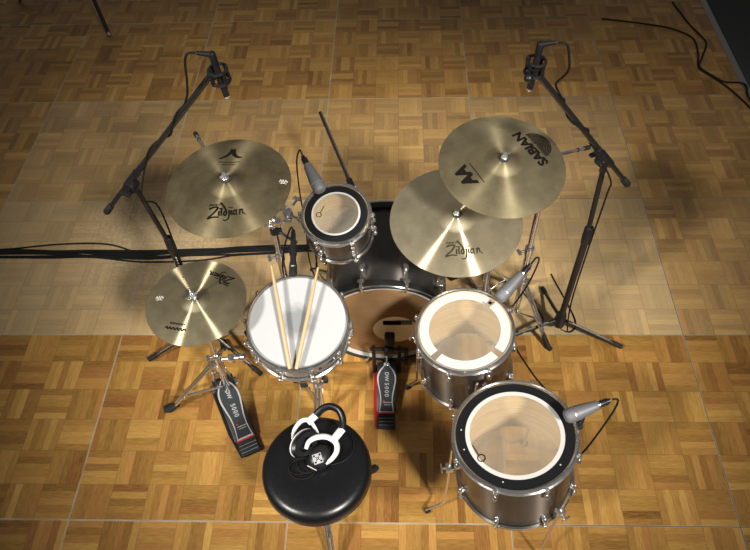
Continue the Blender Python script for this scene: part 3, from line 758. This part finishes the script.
for s in (-1, 1):
    fr.bar(Bm @ V((s * .045, Ln + .0, .006)), Bm @ V((s * .022, Ln - .005, .17)), .007); 
fr.box((.115, .03, .02), Bm @ Tr(0, Ln - .005, .016), bev=.004); fr.bar(Bm @ V((-.03, Ln - .005, .16)), Bm @ V((.03, Ln - .005, .16)), .009)
part('pedal_frame', fr, M['chrome'], hs, world=True)
ch = MB()
for k in range(9): ch.torus(.006, .0018, Bm @ Tr(0, Ln - .022, .095 + k * .008) @ Rx(PI / 2) @ (Ry(PI / 2) if k % 2 else I4), 12, 6)
part('chain', ch, M['gold'], hs, world=True)

kp = thing('kick_pedal', 'black bass drum pedal with red base in front of the bass drum', 'pedal', (-.067, 1.5, 0))
Bm, Fm, Ln = pedal_board(kp, (-.066, 1.635, 0), (-.066, 1.345, 0), .095, .022, True)
po = MB()
for s in (-1, 1):
    po.box((.016, .03, .20), Bm @ Tr(s * .058, Ln + .012, .105), bev=.003)
part('post', po, M['black_metal'], kp, world=True)
sh = MB(); sh.bar(Bm @ V((-.075, Ln + .012, .195)), Bm @ V((.10, Ln + .012, .195)), .008); sh.lathe([(.010, -.008), (.030, -.008), (.030, .008), (.010, .008)], 24, True, Bm @ Tr(0, Ln + .012, .195) @ Ry(PI / 2))
sh.box((.028, .024, .026), Bm @ Tr(.018, Ln + .012, .2), bev=.004)
part('axle', sh, M['black_metal'], kp, world=True)
spg = MB(); spg.tube([(Bm @ V((.09 + .009 * math.cos(i * .9), Ln + .012 + .009 * math.sin(i * .9), .05 + .0020 * i))) for i in range(68)], .0016, 6); 
part('spring', spg, M['black_metal'], kp, world=True)
chn = MB()
for k in range(8): chn.torus(.006, .0018, Bm @ Tr(0, Ln - .016 + .002 * k, .10 + k * .009) @ Rx(PI / 2) @ (Ry(PI / 2) if k % 2 else I4), 12, 6)
part('chain', chn, M['chrome'], kp, world=True)
tl = MB(); tl.box((.024, .014, .006), Bm @ Tr(0, Ln - .012, .105), bev=.002)
part('toe_clip', tl, M['white_plastic'], kp, world=True, label='small pale toe clip')
bt = MB(); p0 = Bm @ V((0, Ln + .012, .195)); p1 = Bm @ V((.016, Ln + .022, .262)); bt.bar(p0, p1, .0042)
br = part('beater_rod', bt, M['chrome'], kp, world=True)
part('beater_head', MB().box((.046, .044, .060), Tr(*p1), bev=.008), M['black_plastic'], br, world=True)
hcl = MB(); hcl.box((.05, .040, .016), Bm @ Tr(0, Ln + .042, .014), bev=.003); hcl.box((.13, .022, .016), Bm @ Tr(0, Ln + .02, .016), bev=.003)
part('hoop_clamp', hcl, M['black_metal'], kp, world=True)

# snare stand
sb = V((-.352, 1.432, 0)); sdn = SN.normalized(); sbot = SC - sdn * .140
ss = thing('snare_stand', 'chrome stand holding up the snare drum', 'stand', sb)
part('tube', MB().bar(sb + V((0, 0, .05)), sb + V((0, 0, .38)), .0125, n=16).bar(sb + V((0, 0, .36)), sbot - sdn * .06, .010, n=14), M['chrome'], ss, world=True)
tripod(ss, sb, .26, .21, (265, 92, 132))
pv = sbot - sdn * .05
part('tilter', MB().ball(pv, .022).box((.05, .03, .03), Tr(*(pv - V((0, 0, .025)))), bev=.004), M['chrome'], ss, world=True)
Fs = frame(SC - sdn * .125, sdn)
for a in (300, 60, 180):
    a = math.radians(a); d = V((math.cos(a), math.sin(a), 0))
    am = part('basket_arm', MB().tube([Fs @ V((d.x * .012, d.y * .012, -.062)), Fs @ (d * .12 + V((0, 0, -.045))), Fs @ (d * .202 + V((0, 0, -.026))), Fs @ (d * .207 + V((0, 0, .006)))], .006, 10), M['chrome'], ss, world=True)
    part('rubber_tip', MB().tube([Fs @ (d * .190 + V((0, 0, -.026))), Fs @ (d * .207 + V((0, 0, -.022))), Fs @ (d * .208 + V((0, 0, .010)))], .0095, 10), M['rubber'], am, world=True)

# microphone stands with booms
def mic_stand(label, base, joint, front, rear, feet, group='boom microphone stands'):
    b, J, F, R = V(base), V(joint), V(front), V(rear)
    t = thing('microphone_stand', label, 'stand', base, group)
    part('lower_tube', MB().bar(b + V((0, 0, .05)), b + V((0, 0, .72)), .0142, n=16), M['black_metal'], t, world=True)
    part('upper_tube', MB().bar(b + V((0, 0, .70)), J - V((0, 0, .03)), .0102, n=14), M['black_metal'], t, world=True)
    part('height_clutch', MB().lathe([(.014, .66), (.018, .665), (.0195, .70), (.0185, .755), (.012, .765)], 18, True, Tr(b.x, b.y, 0)), M['black_plastic'], t, world=True)
    part('leg_hub', MB().lathe([(.0, .062), (.026, .064), (.028, .10), (.022, .15), (.014, .165), (0, .165)], 20, False, Tr(b.x, b.y, 0)), M['black_plastic'], t, world=True)
    for f in feet:
        f = V(f); d = (f - b); d.z = 0; d.normalize()
        lg = part('leg', MB().bar(b + d * .02 + V((0, 0, .105)), f + V((0, 0, .014)), .0085, n=12), M['black_metal'], t, world=True)
        a_ = b + d * .02 + V((0, 0, .105)); e = f + V((0, 0, .014)); dd = (e - a_).normalized()
        part('rubber_foot', MB().tube([e - dd * .045, e - dd * .04, e + dd * .004], [.0095, .0118, .0118], 12), M['rubber'], lg, world=True)
        part('stripe', MB().bar(a_ + V((0, 0, .0078)) + dd * .04, e - dd * .06 + V((0, 0, .0078)), .0015, n=6), M['alu'], lg, world=True, label='thin bright line')
    d = (F - R).normalized()
    bo = part('boom_arm', MB().bar(R, F, .0092, n=14), M['black_metal'], t, world=True)
    part('counterweight', MB().tube([R - d * .005, R, R + d * .055, R + d * .06], [.012, .014, .013, .009], 14), M['rubber'], bo, world=True)
    cl_ = MB(); cl_.bar(J - d * .055, J + d * .055, .0145, n=16); cl_.bar(J + d * .06, J + d * .095, .0115, n=14); cl_.bar(J - V((0, 0, .06)), J - V((0, 0, .004)), .013, n=14)
    s = d.cross(V((0, 0, 1))).normalized(); cl_.lathe([(0, -.02), (.022, -.02), (.024, -.014), (.024, .014), (.022, .02), (0, .02)], 20, Mx=frame(J - V((0, 0, .02)) + s * .012, s))
    part('boom_clutch', cl_, M['black_plastic'], t, world=True)
    tk = MB(); k0 = J - V((0, 0, .02)) + s * .034; tk.bar(k0, k0 + s * .015, .007); tk.box((.042, .012, .018), frame(k0 + s * .022, s), bev=.004)
    part('clutch_knob', tk, M['black_plastic'], t, world=True)
    return t
LF = V((-.535, 1.655, 1.67)); RF = V((.369, 1.643, 1.68))
ls = mic_stand('black boom microphone stand at the left, leaning its mic over the dark crash cymbal', (-.945, 1.825, 0), (-.970, 1.788, 1.125), LF, (-1.155, 1.845, .895), ((-1.21, 1.70, 0), (-.66, 1.622, 0), (-.90, 2.10, 0)))
tm = MB(); tm.box((.004, .002, .13), Tr(-.945 + .004, 1.825 - .0128, .55), bev=0)
part('lettering', strokes_mb(SCF, .006, .11), M['ink_white'], ls, WM[ls].inverted() @ Tr(-.945 + .002, 1.825 - .0132, .60) @ Rx(PI / 2) @ Rz(-PI / 2), label='faded white lettering')
rsd = mic_stand('black boom microphone stand at the right, arm reaching over the upper crash cymbal', (.757, 1.870, 0), (.737, 1.868, 1.13), RF, (.888, 1.966, .905), ((1.045, 1.775, 0), (.43, 1.79, 0), (.72, 2.12, 0)))
part('tape_band', MB().lathe([(.0095, -.006), (.0095, .006), (.0085, .006), (.0085, -.006)], 12, True, frame(V((.757, 1.87, .105)).lerp(V((.43, 1.79, .014)), .52), V((.757, 1.87, .105)) - V((.43, 1.79, .014)))), M['green'], rsd, world=True, label='green tape band')

def pencil_mic(label, tip, tail, boomend, group):
    tip, tail = V(tip), V(tail); d = (tail - tip); Ln = d.length; d.normalize()
    t = thing('condenser_microphone', label, 'microphone', frame(tip, d), group)
    part('body', MB().lathe([(0, 0.004), (.0085, .004), (.0095, .010), (.0095, Ln - .02), (.008, Ln), (0, Ln)], 18), M['black_metal'], t)
    part('capsule', MB().lathe([(0, 0), (.007, 0), (.0092, .003), (.0092, .012), (0, .012)], 18), M['chrome'], t, label='bright capsule end')
    x = MB(); x.lathe([(0, Ln - .004), (.010, Ln - .004), (.0105, Ln + .03), (.008, Ln + .034), (0, Ln + .034)], 16)
    x.bar((0, 0, Ln + .026), V((-.04 if tip.x < 0 else .04, -.004, Ln + .038)), .009, .0055)
    part('plug', x, M['black_plastic'], t)
    sm = MB()
    for z in (Ln * .50, Ln * .80): sm.torus(.026, .0045, Tr(0, 0, z), 24, 8)
    for k in range(4):
        a = PI / 4 + k * PI / 2; sm.bar((.026 * math.cos(a), .026 * math.sin(a), Ln * .48), (.026 * math.cos(a), .026 * math.sin(a), Ln * .82), .0055)
        sm.bar((.026 * math.cos(a), .026 * math.sin(a), Ln * .38), (.009 * math.cos(a), .009 * math.sin(a), Ln * .5), .0022, n=6)
    be = WM[t].inverted() @ V(boomend)
    q = V((be.x, be.y, 0)).normalized() * .026
    sm.tube([(q.x, q.y, Ln * .5), (be.x * .7, be.y * .7, Ln * .5), be], [.007, .010, .011], 12); sm.ball((q.x * 1.3, q.y * 1.3, Ln * .5), .013)
    part('shock_mount', sm, M['black_plastic'], t)
    return t
LT, LTop = V((-.505, 1.640, 1.595)), V((-.514, 1.633, 1.720))
RT, RTop = V((.372, 1.655, 1.595)), V((.379, 1.655, 1.720))
pencil_mic('black pencil microphone hanging from the left boom stand', LT, LTop, LF, 'overhead microphones')
pencil_mic('black pencil microphone hanging from the right boom stand', RT, RTop, RF, 'overhead microphones')

# ------------------------------------------------------------------ drum microphones
def tom_mic(label, tip, tail, clip_to, group='grey tom microphones'):
    tip, tail = V(tip), V(tail); d = tail - tip; Ln = d.length; d.normalize()
    t = thing('tom_microphone', label, 'microphone', frame(tip, d, (0, 0, 1)), group)
    k = Ln / .165
    part('grille', MB().lathe([(0, 0), (.014, .001), (.0215, .006), (.0248, .014), (.0256, .040 * k)], 24), M['grey_mesh'], t)
    part('ring', MB().lathe([(.0248, .040 * k), (.0268, .041 * k), (.0268, .044 * k), (.0248, .045 * k)], 24, True), M['nut'], t, label='bright ring')
    part('body', MB().lathe([(.0256, .044 * k), (.0256, .056 * k), (.0235, .078 * k), (.019, .115 * k), (.0165, .138 * k), (.0155, .142 * k), (0, .142 * k)], 24), M['grey_metal'], t)
    x = MB(); x.lathe([(0, .14 * k), (.0105, .14 * k), (.0105, .165 * k), (.0085, .172 * k), (.0075, .195 * k), (0, .195 * k)], 16)
    for j in (-1, 1): x.box((.004, .004, .03), Tr(.0, j * .010, .168 * k), bev=.001)
    part('plug', x, M['black_plastic'], t)
    part('plug_ring', MB().lathe([(.0095, .143 * k), (.0125, .143 * k), (.0125, .15 * k), (.0095, .15 * k)], 16, True), M['chrome'], t)
    c = WM[t].inverted() @ V(clip_to); cl_ = MB()
    cl_.tube([(-.024, 0, .07 * k), (-.03, 0, .10 * k), (-.028, 0, .125 * k)], [.009, .011, .008], 10); cl_.tube([(-.027, 0, .085 * k), (c.x * .7 - .01, c.y * .7, c.z * .6 + .03), c], [.009, .008, .010], 10)
    cl_.box((.022, .03, .02), Tr(*c), bev=.003)
    part('clip', cl_, M['black_plastic'], t)
    return t
tom_mic('grey microphone on the rim of the small rack tom', (-.300, 1.850, .990), (-.366, 1.975, 1.030), rim(RC, RN, .275, .165, math.radians(122), .008, .006))
tom_mic('grey microphone at the upper right rim of the floor tom with the broken white ring', (.366, 1.535, .728), (.472, 1.632, .788), rim(MC, MN, .378, .31, math.radians(42), .012, .006))
tom_mic('grey microphone on the right rim of the largest floor tom', (.543, 1.052, .728), (.672, 1.092, .756), rim(BC, BN, .43, .29, math.radians(8), .012, .006))

sm = thing('snare_microphone', 'black microphone with dark grille aimed at the snare drum head', 'microphone', frame((-.400, 1.568, .838), V((-.408, 1.712, .875)) - V((-.400, 1.568, .838)), (0, 0, 1)))
part('grille', MB().lathe([(0, 0), (.0125, 0), (.0155, .003), (.0155, .022), (.0135, .026), (0, .026)], 20), M['rubber'], sm)
part('body', MB().lathe([(.0135, .026), (.0155, .028), (.0155, .038), (.0115, .06), (.0110, .14), (.0095, .148), (0, .148)], 20), M['black_metal'], sm)
part('plug', MB().lathe([(0, .146), (.0095, .146), (.0095, .168), (.007, .190), (0, .190)], 14), M['black_plastic'], sm)
part('pale_mark', MB().box((.001, .012, .004), Tr(.0156, 0, .033), bev=0), M['letter_grey'], sm)
part('dot_mark', MB().lathe([(0, .0006), (.0035, .0006), (.0035, 0)], 12, Mx=Tr(.0114, 0, .10) @ Ry(PI / 2)), M['letter_grey'], sm)
ck = MB(); ck.lathe([(.0112, .085), (.0145, .085), (.0145, .125), (.0112, .125)], 18, True)
part('clip', ck, M['black_plastic'], sm)
arm = thing('gooseneck_holder', 'black gooseneck holder clamped to the left crash stand behind the snare drum', 'arm', (-.53, 1.92, .70))
part('gooseneck', MB().tube(spline([(-.516, 1.915, .70), (-.46, 1.87, .70), (-.42, 1.80, .76), (-.409, 1.735, .83), (-.4065, 1.690, .848)], 8), .006, 10), M['black_metal'], arm, world=True)
part('clamp', MB().lathe([(.0102, -.02), (.019, -.02), (.019, .02), (.0102, .02)], 16, True, Tr(-.53, 1.92, .70)).box((.03, .02, .03), Tr(-.512, 1.912, .70), bev=.004), M['black_plastic'], arm, world=True)

# tom holder between the left crash stand and the rack tom
th = thing('tom_clamp', 'chrome clamp and rod joining the rack tom to the left crash stand', 'clamp', (-.53, 1.92, .74))
q0 = V((-.53, 1.92, .755)); q1 = V((-.448, 1.872, .845)); Fr = frame(RC - RN.normalized() * .165, RN); q2 = Fr @ V((-.150, .02, .08))
mb = MB(); mb.lathe([(.0102, -.022), (.021, -.022), (.021, .022), (.0102, .022)], 16, True, Tr(*q0)); mb.box((.03, .028, .034), Tr(*(q0 + V((.022, -.012, 0)))), bev=.005); wing(mb, q0, (-.4, -1, 0))
part('pipe_clamp', mb, M['chrome'], th, world=True)
mb = MB(); mb.tube([q0 + V((.03, -.016, 0)), q1 - V((0, 0, .035)), q1, q2], .0062, 12)
part('rod', mb, M['chrome'], th, world=True)
mb = MB(); mb.ball(q1, .021); mb.box((.036, .036, .036), Tr(*q1) @ Rz(.5), bev=.006); wing(mb, q1, (-.6, .3, .8)); wing(mb, q1, (0, -1, -.1)); wing(mb, q1 + V((.02, .03, .02)), (.5, .9, .2))
part('ball_joint', mb, M['chrome'], th, world=True)
mb = MB(); mb.box((.022, .05, .06), Fr @ Tr(-.138, .02, .08), bev=.005); mb.ball(q2, .014)
part('shell_mount', mb, M['chrome'], th, world=True)

# low boom stand beyond the bass drum
b = V((-.23, 2.47, 0))
lo = thing('microphone_stand', 'low black stand behind the rack tom, only its arm end showing', 'stand', b)
part('round_base', MB().lathe([(0, 0), (.115, 0), (.12, .006), (.118, .016), (.03, .026), (.0, .028)], 40), M['black_metal'], lo, world=False)
part('tube', MB().bar(b + V((0, 0, .02)), b + V((0, 0, .40)), .010), M['black_metal'], lo, world=True)
A = V((-.425, 2.925, .500)); J = V((-.245, 2.47, .405)); d = (J - A).normalized(); E_ = J + d * .11
part('boom_arm', MB().bar(A, E_, .0095, n=14), M['black_metal'], lo, world=True)
part('boom_clutch', MB().bar(J - d * .04, J + d * .04, .016).ball(J - V((0, 0, .012)), .02), M['black_plastic'], lo, world=True)
part('stripe', MB().bar(A + V((.004, 0, .0085)), J + V((.004, 0, .0085)), .0014, n=6), M['alu'], lo, world=True, label='thin bright line')

# ------------------------------------------------------------------ sticks
def stick(label, tip, butt):
    tip, butt = V(tip), V(butt); d = butt - tip; Ln = d.length
    t = solo('drumstick', MB().lathe([(0, 0), (.0028, .001), (.0044, .005), (.0046, .009), (.0036, .014), (.0034, .018), (.0048, .04), (.0070, .10), (.0074, .16), (.0075, Ln - .006), (.0062, Ln - .001), (0, Ln)], 16), M['stick'], label, 'drumstick', frame(tip, d), 'drumsticks on the snare drum')
    return t
def on_head(px, py, h): return Fs @ V((px, py, .125 + h))
stick('left one of the two wooden drumsticks crossing on the snare drum head', on_head(-.107, .205, .052), on_head(-.0128, -.1915, .0225))
stick('right one of the two wooden drumsticks, tip beside the rack tom', on_head(.069, .200, .052), on_head(.0095, -.1915, .0225))

# ------------------------------------------------------------------ stool and headphones
STC = V((-.309, .989, 0))
st = thing('drum_stool', 'round black padded drum stool with headphones lying on it', 'stool', STC)
Zs = .469
part('seat', MB().lathe([(0, Zs - .088), (.184, Zs - .088), (.194, Zs - .082), (.197, Zs - .070), (.1965, Zs - .064), (.1995, Zs - .060), (.2005, Zs - .040), (.197, Zs - .020), (.187, Zs - .007), (.170, Zs), (.120, Zs + .003), (.06, Zs + .002), (0, Zs + .001)], 72), M['leather'], st)
part('piping', MB().torus(.1975, .003, Tr(0, 0, Zs - .067), 72, 8), M['leather'], st)
part('post', MB().bar((0, 0, .06), (0, 0, Zs - .08), .014, n=16), M['chrome'], st)
part('seat_bracket', MB().box((.10, .10, .012), Tr(0, 0, Zs - .094), bev=.003).bar((0, 0, Zs - .15), (0, 0, Zs - .09), .022), M['chrome'], st)
tripod(st, STC, .22, .255, (41, 161, 281))

hpn = thing('headphones', 'black and white headphones lying on the round stool', 'headphones', (-.30, 1.05, Zs))
zb = Zs + .004
# the near cup lies with its outer face up; the far cup is turned on edge, cushion side facing the near cup
cB = V((-.292, .998, zb + .050)); nB = V((.06, -.22, 1)).normalized()
cA = V((-.360, 1.050, zb + .050)); nA = V((.52, -.42, .62)).normalized()
hintA = (.62, .78, 0); hintB = (.60, .80, 0)
FB = frame(cB, nB, hintB); FA = frame(cA, nA, hintA)
def ell(prof, F, sx=1.25, sy=1.0, n=36): return MB().lathe(prof, n, False, F @ Matrix.Diagonal((sx, sy, 1, 1)))
cup = [(0, .018), (.018, .0172), (.030, .012), (.036, .002), (.037, -.012), (.034, -.018), (0, -.018)]
cush = [(.034, -.014), (.041, -.020), (.0425, -.030), (.036, -.040), (.022, -.040), (.018, -.030), (0, -.029)]
FA2 = FA @ Rx(PI)
part('ear_cup', ell(cup, FB), M['black_plastic'], hpn, world=True)
part('ear_cushion', ell(cush, FB), M['leather'], hpn, world=True)
part('ear_cup', ell(cup, FA2, 1.42), M['black_plastic'], hpn, world=True)
part('ear_cushion', ell(cush, FA2, 1.42), M['leather'], hpn, world=True)
part('cup_rim', MB().lathe([(.0385 + .0030 * math.cos(2 * PI * j / 8), .013 + .0026 * math.sin(2 * PI * j / 8)) for j in range(8)], 40, True, FA @ Matrix.Diagonal((1.44, 1.04, 1, 1))), M['white_plastic'], hpn, world=True, label='white rim')
def yoke_pts(pts, r, F):
    p = spline(pts, 7); n = len(p)
    return MB().tube(p, [r * (.62 + .38 * math.sin(PI * i / (n - 1))) for i in range(n)], 12, flat=(1.0, .6, F.col[1][:3]))
YB = [V((-.338, 1.012, .552)), V((-.328, 1.036, .560)), V((-.302, 1.054, .558)), V((-.265, 1.060, .548)), V((-.234, 1.043, .538)), V((-.230, 1.015, .528)), V((-.246, .990, .520)), V((-.268, .974, .515))]
part('yoke', yoke_pts(YB, .0112, FB), M['white_plastic'], hpn, world=True, label='white yoke')
YA = [V((-.392, 1.058, .53)), V((-.386, 1.090, .545)), V((-.362, 1.118, .555)), V((-.334, 1.120, .556)), V((-.314, 1.098, .548)), V((-.300, 1.076, .535))]
part('yoke', yoke_pts(YA, .0095, FA), M['white_plastic'], hpn, world=True, label='white yoke')
hb = [V((-.310, 1.140, .560)), V((-.288, 1.158, .572)), V((-.258, 1.166, .578)), V((-.226, 1.152, .574)), V((-.211, 1.120, .562)), V((-.212, 1.090, .552))]
bA = V((-.340, 1.112, .553)); bB = V((-.246, 1.048, .542))
part('slider', MB().tube([bA, (bA + hb[0]) / 2, hb[0]], [.010, .0105, .0105], 12, flat=(1.25, .6, (1, .5, 0))), M['white_plastic'], hpn, world=True, label='white slider')
part('slider', MB().tube([bB, (bB + hb[-1]) / 2, hb[-1]], [.011, .0115, .0115], 12, flat=(1.25, .6, (1, -.5, 0))), M['white_plastic'], hpn, world=True, label='white slider')
part('headband', MB().tube(spline(hb, 8), [.0150] * 41, 16, flat=(1.15, .85, (.2, .3, 1))), M['leather'], hpn, world=True)
BGM = FB @ Tr(-.012, -.004, 0) @ Rz(-.55)
bgp = part('badge', MB().box((.033, .036, .002), BGM @ Tr(0, 0, .0186), bev=.0006), M['letter_grey'], hpn, world=True, label='pale square badge')
bgm = MB()
for i in (-1, 1):
    for j in (-1, 1): bgm.box((.0062, .0062, .0012), BGM @ Tr(i * .0105, j * .0115, .0199), bev=.0004)
bgm.torus(.0035, .0011, BGM @ Tr(0, 0, .0199), 14, 6)
for a in range(4): bgm.box((.011, .0016, .001), BGM @ Tr(0, 0, .0199) @ Rz(PI / 4 + a * PI / 2) @ Tr(.008, 0, 0), bev=.0003)
part('badge_mark', bgm, M['ink'], bgp, world=True)
part('trim_line', MB().bar(FB @ V((-.052, .010, .007)), FB @ V((-.044, -.026, .007)), .0016, n=6), M['white_plastic'], hpn, world=True)
zc = Zs + .006
cord = []
for k in range(60):
    a = k * .42; rr = .036 + .010 * math.sin(k * .37); cord.append((-.345 + rr * 1.15 * math.cos(a) + .012 * math.sin(k * .21), .985 + rr * .95 * math.sin(a) + .010 * math.cos(k * .17), zc + .0004 * (k % 9)))
cord2 = [(-.335, 1.010, zc), (-.28, .985, zc), (-.21, 1.0, zc), (-.175, 1.04, zc), (-.180, 1.09, zc), (-.215, 1.13, zc), (-.26, 1.16, zc), (-.31, 1.165, zc), (-.34, 1.13, zc)]
part('cord', MB().tube(spline(cord, 4), .0022, 6).tube(spline(cord2, 8), .0022, 6), M['cable'], hpn, world=True)

# ------------------------------------------------------------------ cables
def cable(label, pts, r=.0035, group=None, k=8):
    p = spline(pts, k); o0 = V(p[0])
    return solo('cable', MB().tube([q - o0 for q in p], r, 8), M['cable'], label, 'cable', o0, group)
rg = random.Random(3)
base_line = [(-3.2, 2.345), (-2.75, 2.37), (-2.2, 2.375), (-1.9, 2.372), (-1.63, 2.362), (-1.35, 2.352), (-1.10, 2.37), (-.88, 2.385), (-.66, 2.392), (-.50, 2.40), (-.40, 2.42)]
for c_ in range(11):
    off = (c_ - 5) * .0062; zl = .005 + .0075 * (c_ % 2); ph = rg.uniform(0, 6)
    pts = []
    for i, (x, y) in enumerate(base_line):
        wob = .011 * math.sin(i * 1.3 + ph)
        if c_ == 10 and i in (3, 4): wob += .045 if i == 4 else .03
        if c_ == 0 and i in (5, 6): wob -= .03
        pts.append((x + rg.uniform(-.04, .04), y + off * (.75 if i < 8 else .6) + wob, zl))
    if c_ % 3 == 0: pts = pts[:-1]
    cable('one of the black cables bundled across the floor at the left', pts, .0046, 'bundle of cables on the floor')
cable('left of two black cables trailing on the floor at the top right', [(1.45, 4.55, .004), (1.776, 4.466, .004), (1.93, 4.40, .004), (2.03, 4.29, .004), (2.02, 4.12, .004), (1.985, 3.99, .004), (1.99, 3.93, .004), (2.06, 3.83, .004), (2.13, 3.70, .004), (2.19, 3.53, .004), (2.23, 3.35, .004)], .006)
cable('right of two black cables trailing on the floor at the top right, kinked', [(2.0, 4.75, .004), (2.05, 4.46, .004), (2.10, 4.29, .004), (2.10, 4.21, .004), (2.03, 4.06, .004), (1.985, 3.955, .011), (2.05, 3.86, .006), (2.11, 3.80, .004), (2.20, 3.79, .004), (2.23, 3.75, .006), (2.205, 3.62, .012), (2.245, 3.42, .004)], .006)
def mic_cable(label, top, F, R, J, base, sx):
    d = (R - F); p = [V(top), V(top) + V((sx * .022, -.004, .0)), V(top) + V((sx * .036, -.002, -.03)), V(top) + V((sx * .046, -.0, -.09)), F + d * .115 + V((sx * .024, 0, .012)), F + d * .15 + V((sx * .012, 0, .012))]
    dn = d.normalized(); s = dn.cross(V((0, 0, 1))).normalized(); u = s.cross(dn)
    for k in range(1, 15):
        a = k * .8; t = .17 + (.60 - .17) * k / 14
        p.append(F + d * t + s * (.0125 * math.cos(a)) + u * (.0125 * math.sin(a)))
    b = V(base)
    p += [J + V((.025, -.035, -.07)), V((b.x + .02, b.y - .012, .95)), V((b.x + .019, b.y - .008, .6)), V((b.x + .022, b.y - .01, .25)), V((b.x + .045, b.y - .02, .03)), V((b.x + .10 * sx, b.y + .06, .006)), V((b.x + .02, b.y + .35, .005))]
    cable(label, p, .0035, k=6)
mic_cable('black cable looping from the left overhead microphone down its stand', LTop + V((-.045, -.004, .034)), LF, V((-1.155, 1.845, .895)), V((-.970, 1.788, 1.125)), (-.945, 1.825, 0), -1)
mic_cable('black cable looping from the right overhead microphone down its stand', RTop + V((.045, -.004, .034)), RF, V((.888, 1.966, .905)), V((.737, 1.868, 1.13)), (.757, 1.870, 0), 1)
cable('black cable looping behind the rack tom from its microphone', [(-.378, 2.000, 1.038), (-.395, 2.04, 1.03), (-.412, 2.03, .97), (-.405, 1.96, .86), (-.40, 1.95, .70), (-.42, 2.0, .40), (-.42, 2.1, .1), (-.44, 2.25, .005), (-.46, 2.38, .012)], .0032)
cable('black cable drooping from the microphone behind the snare drum', [(-.411, 1.755, .886), (-.425, 1.775, .87), (-.455, 1.74, .80), (-.47, 1.70, .70), (-.46, 1.72, .55), (-.45, 1.80, .3), (-.44, 1.95, .05), (-.43, 2.1, .006), (-.45, 2.3, .006)], .0032)
cable('black cable from the microphone beside the middle floor tom to the floor', [(.492, 1.650, .80), (.52, 1.69, .79), (.54, 1.72, .72), (.52, 1.75, .5), (.46, 1.80, .2), (.42, 1.84, .02), (.50, 1.88, .005), (.60, 1.86, .005), (.70, 1.93, .005), (.62, 2.10, .005), (.50, 2.25, .005)], .0035)
cable('black cable hanging from the microphone on the largest floor tom', [(.704, 1.102, .763), (.725, 1.106, .750), (.722, 1.095, .69), (.685, 1.06, .58), (.66, 1.05, .45), (.66, 1.10, .25), (.70, 1.25, .02), (.72, 1.45, .005), (.62, 1.62, .005), (.52, 1.85, .005), (.45, 2.1, .02)], .0035)

# stand leg at the top left, most of it outside the picture
tp = thing('folding_stand', 'black stand leg with a pale tip at the top left edge', 'stand', (-2.42, 4.95, 0))
for f in ((-2.113, 4.425, 0), (-2.95, 4.9, 0), (-2.2, 5.4, 0)):
    f = V(f); a_ = V((-2.42, 4.95, .62)); e = f + V((0, 0, .012)); dd = (a_ - e).normalized()
    lg = part('leg', MB().bar(a_, e, .014, n=12), M['black_metal'], tp, world=True)
    part('tip', MB().bar(e + dd * .02, e - dd * .004, .016, n=12), M['alu'], lg, world=True, label='pale metal tip')
part('pole', MB().bar((-2.42, 4.95, .3), (-2.42, 4.95, 1.2), .014), M['black_metal'], tp, world=True)
part('leg_hub', MB().bar((-2.42, 4.95, .58), (-2.42, 4.95, .66), .028), M['black_plastic'], tp, world=True)

# ------------------------------------------------------------------ camera, light
r_ = V((.99930338, .0208149, -.03097585)); u_ = V((.00254923, .79000183, .61309918)); f_ = V((-.03723258, .61275105, -.78939844))
cam = bpy.data.cameras.new('camera'); co = bpy.data.objects.new('camera', cam); C.objects.link(co)
cam.sensor_fit = 'HORIZONTAL'; cam.sensor_width = 36; cam.lens = 692.634 / 750 * 36; cam.clip_start = .05
co.matrix_world = Matrix(((r_.x, u_.x, -f_.x, 0), (r_.y, u_.y, -f_.y, 0), (r_.z, u_.z, -f_.z, 2.86058), (0, 0, 0, 1)))
sc.camera = co
def spot(name, loc, target, power, cone, blend, radius, col):
    l = bpy.data.lights.new(name, 'SPOT'); l.energy = power; l.spot_size = math.radians(cone); l.spot_blend = blend; l.shadow_soft_size = radius; l.color = col
    o = bpy.data.objects.new(name, l); C.objects.link(o)
    o.matrix_world = frame(loc, V(loc) - V(target)); return o
spot('strobe_light', (-4.79, -2.71, 6.32), (.20, 2.02, .0), 4700, 22.5, 1.0, .5, (1, .96, .88))
spot('strobe_light', (3.23, -3.50, 6.58), (-.22, 2.18, .0), 6000, 24.0, 1.0, .5, (1, .96, .88))
w = bpy.data.worlds.new('room'); sc.world = w; w.use_nodes = True
w.node_tree.nodes['Background'].inputs[0].default_value = (1, .96, .9, 1); w.node_tree.nodes['Background'].inputs[1].default_value = .13
vs = sc.view_settings; vs.view_transform = 'Standard'; vs.look = 'None'; vs.exposure = 0; vs.gamma = 1; vs.use_curve_mapping = False
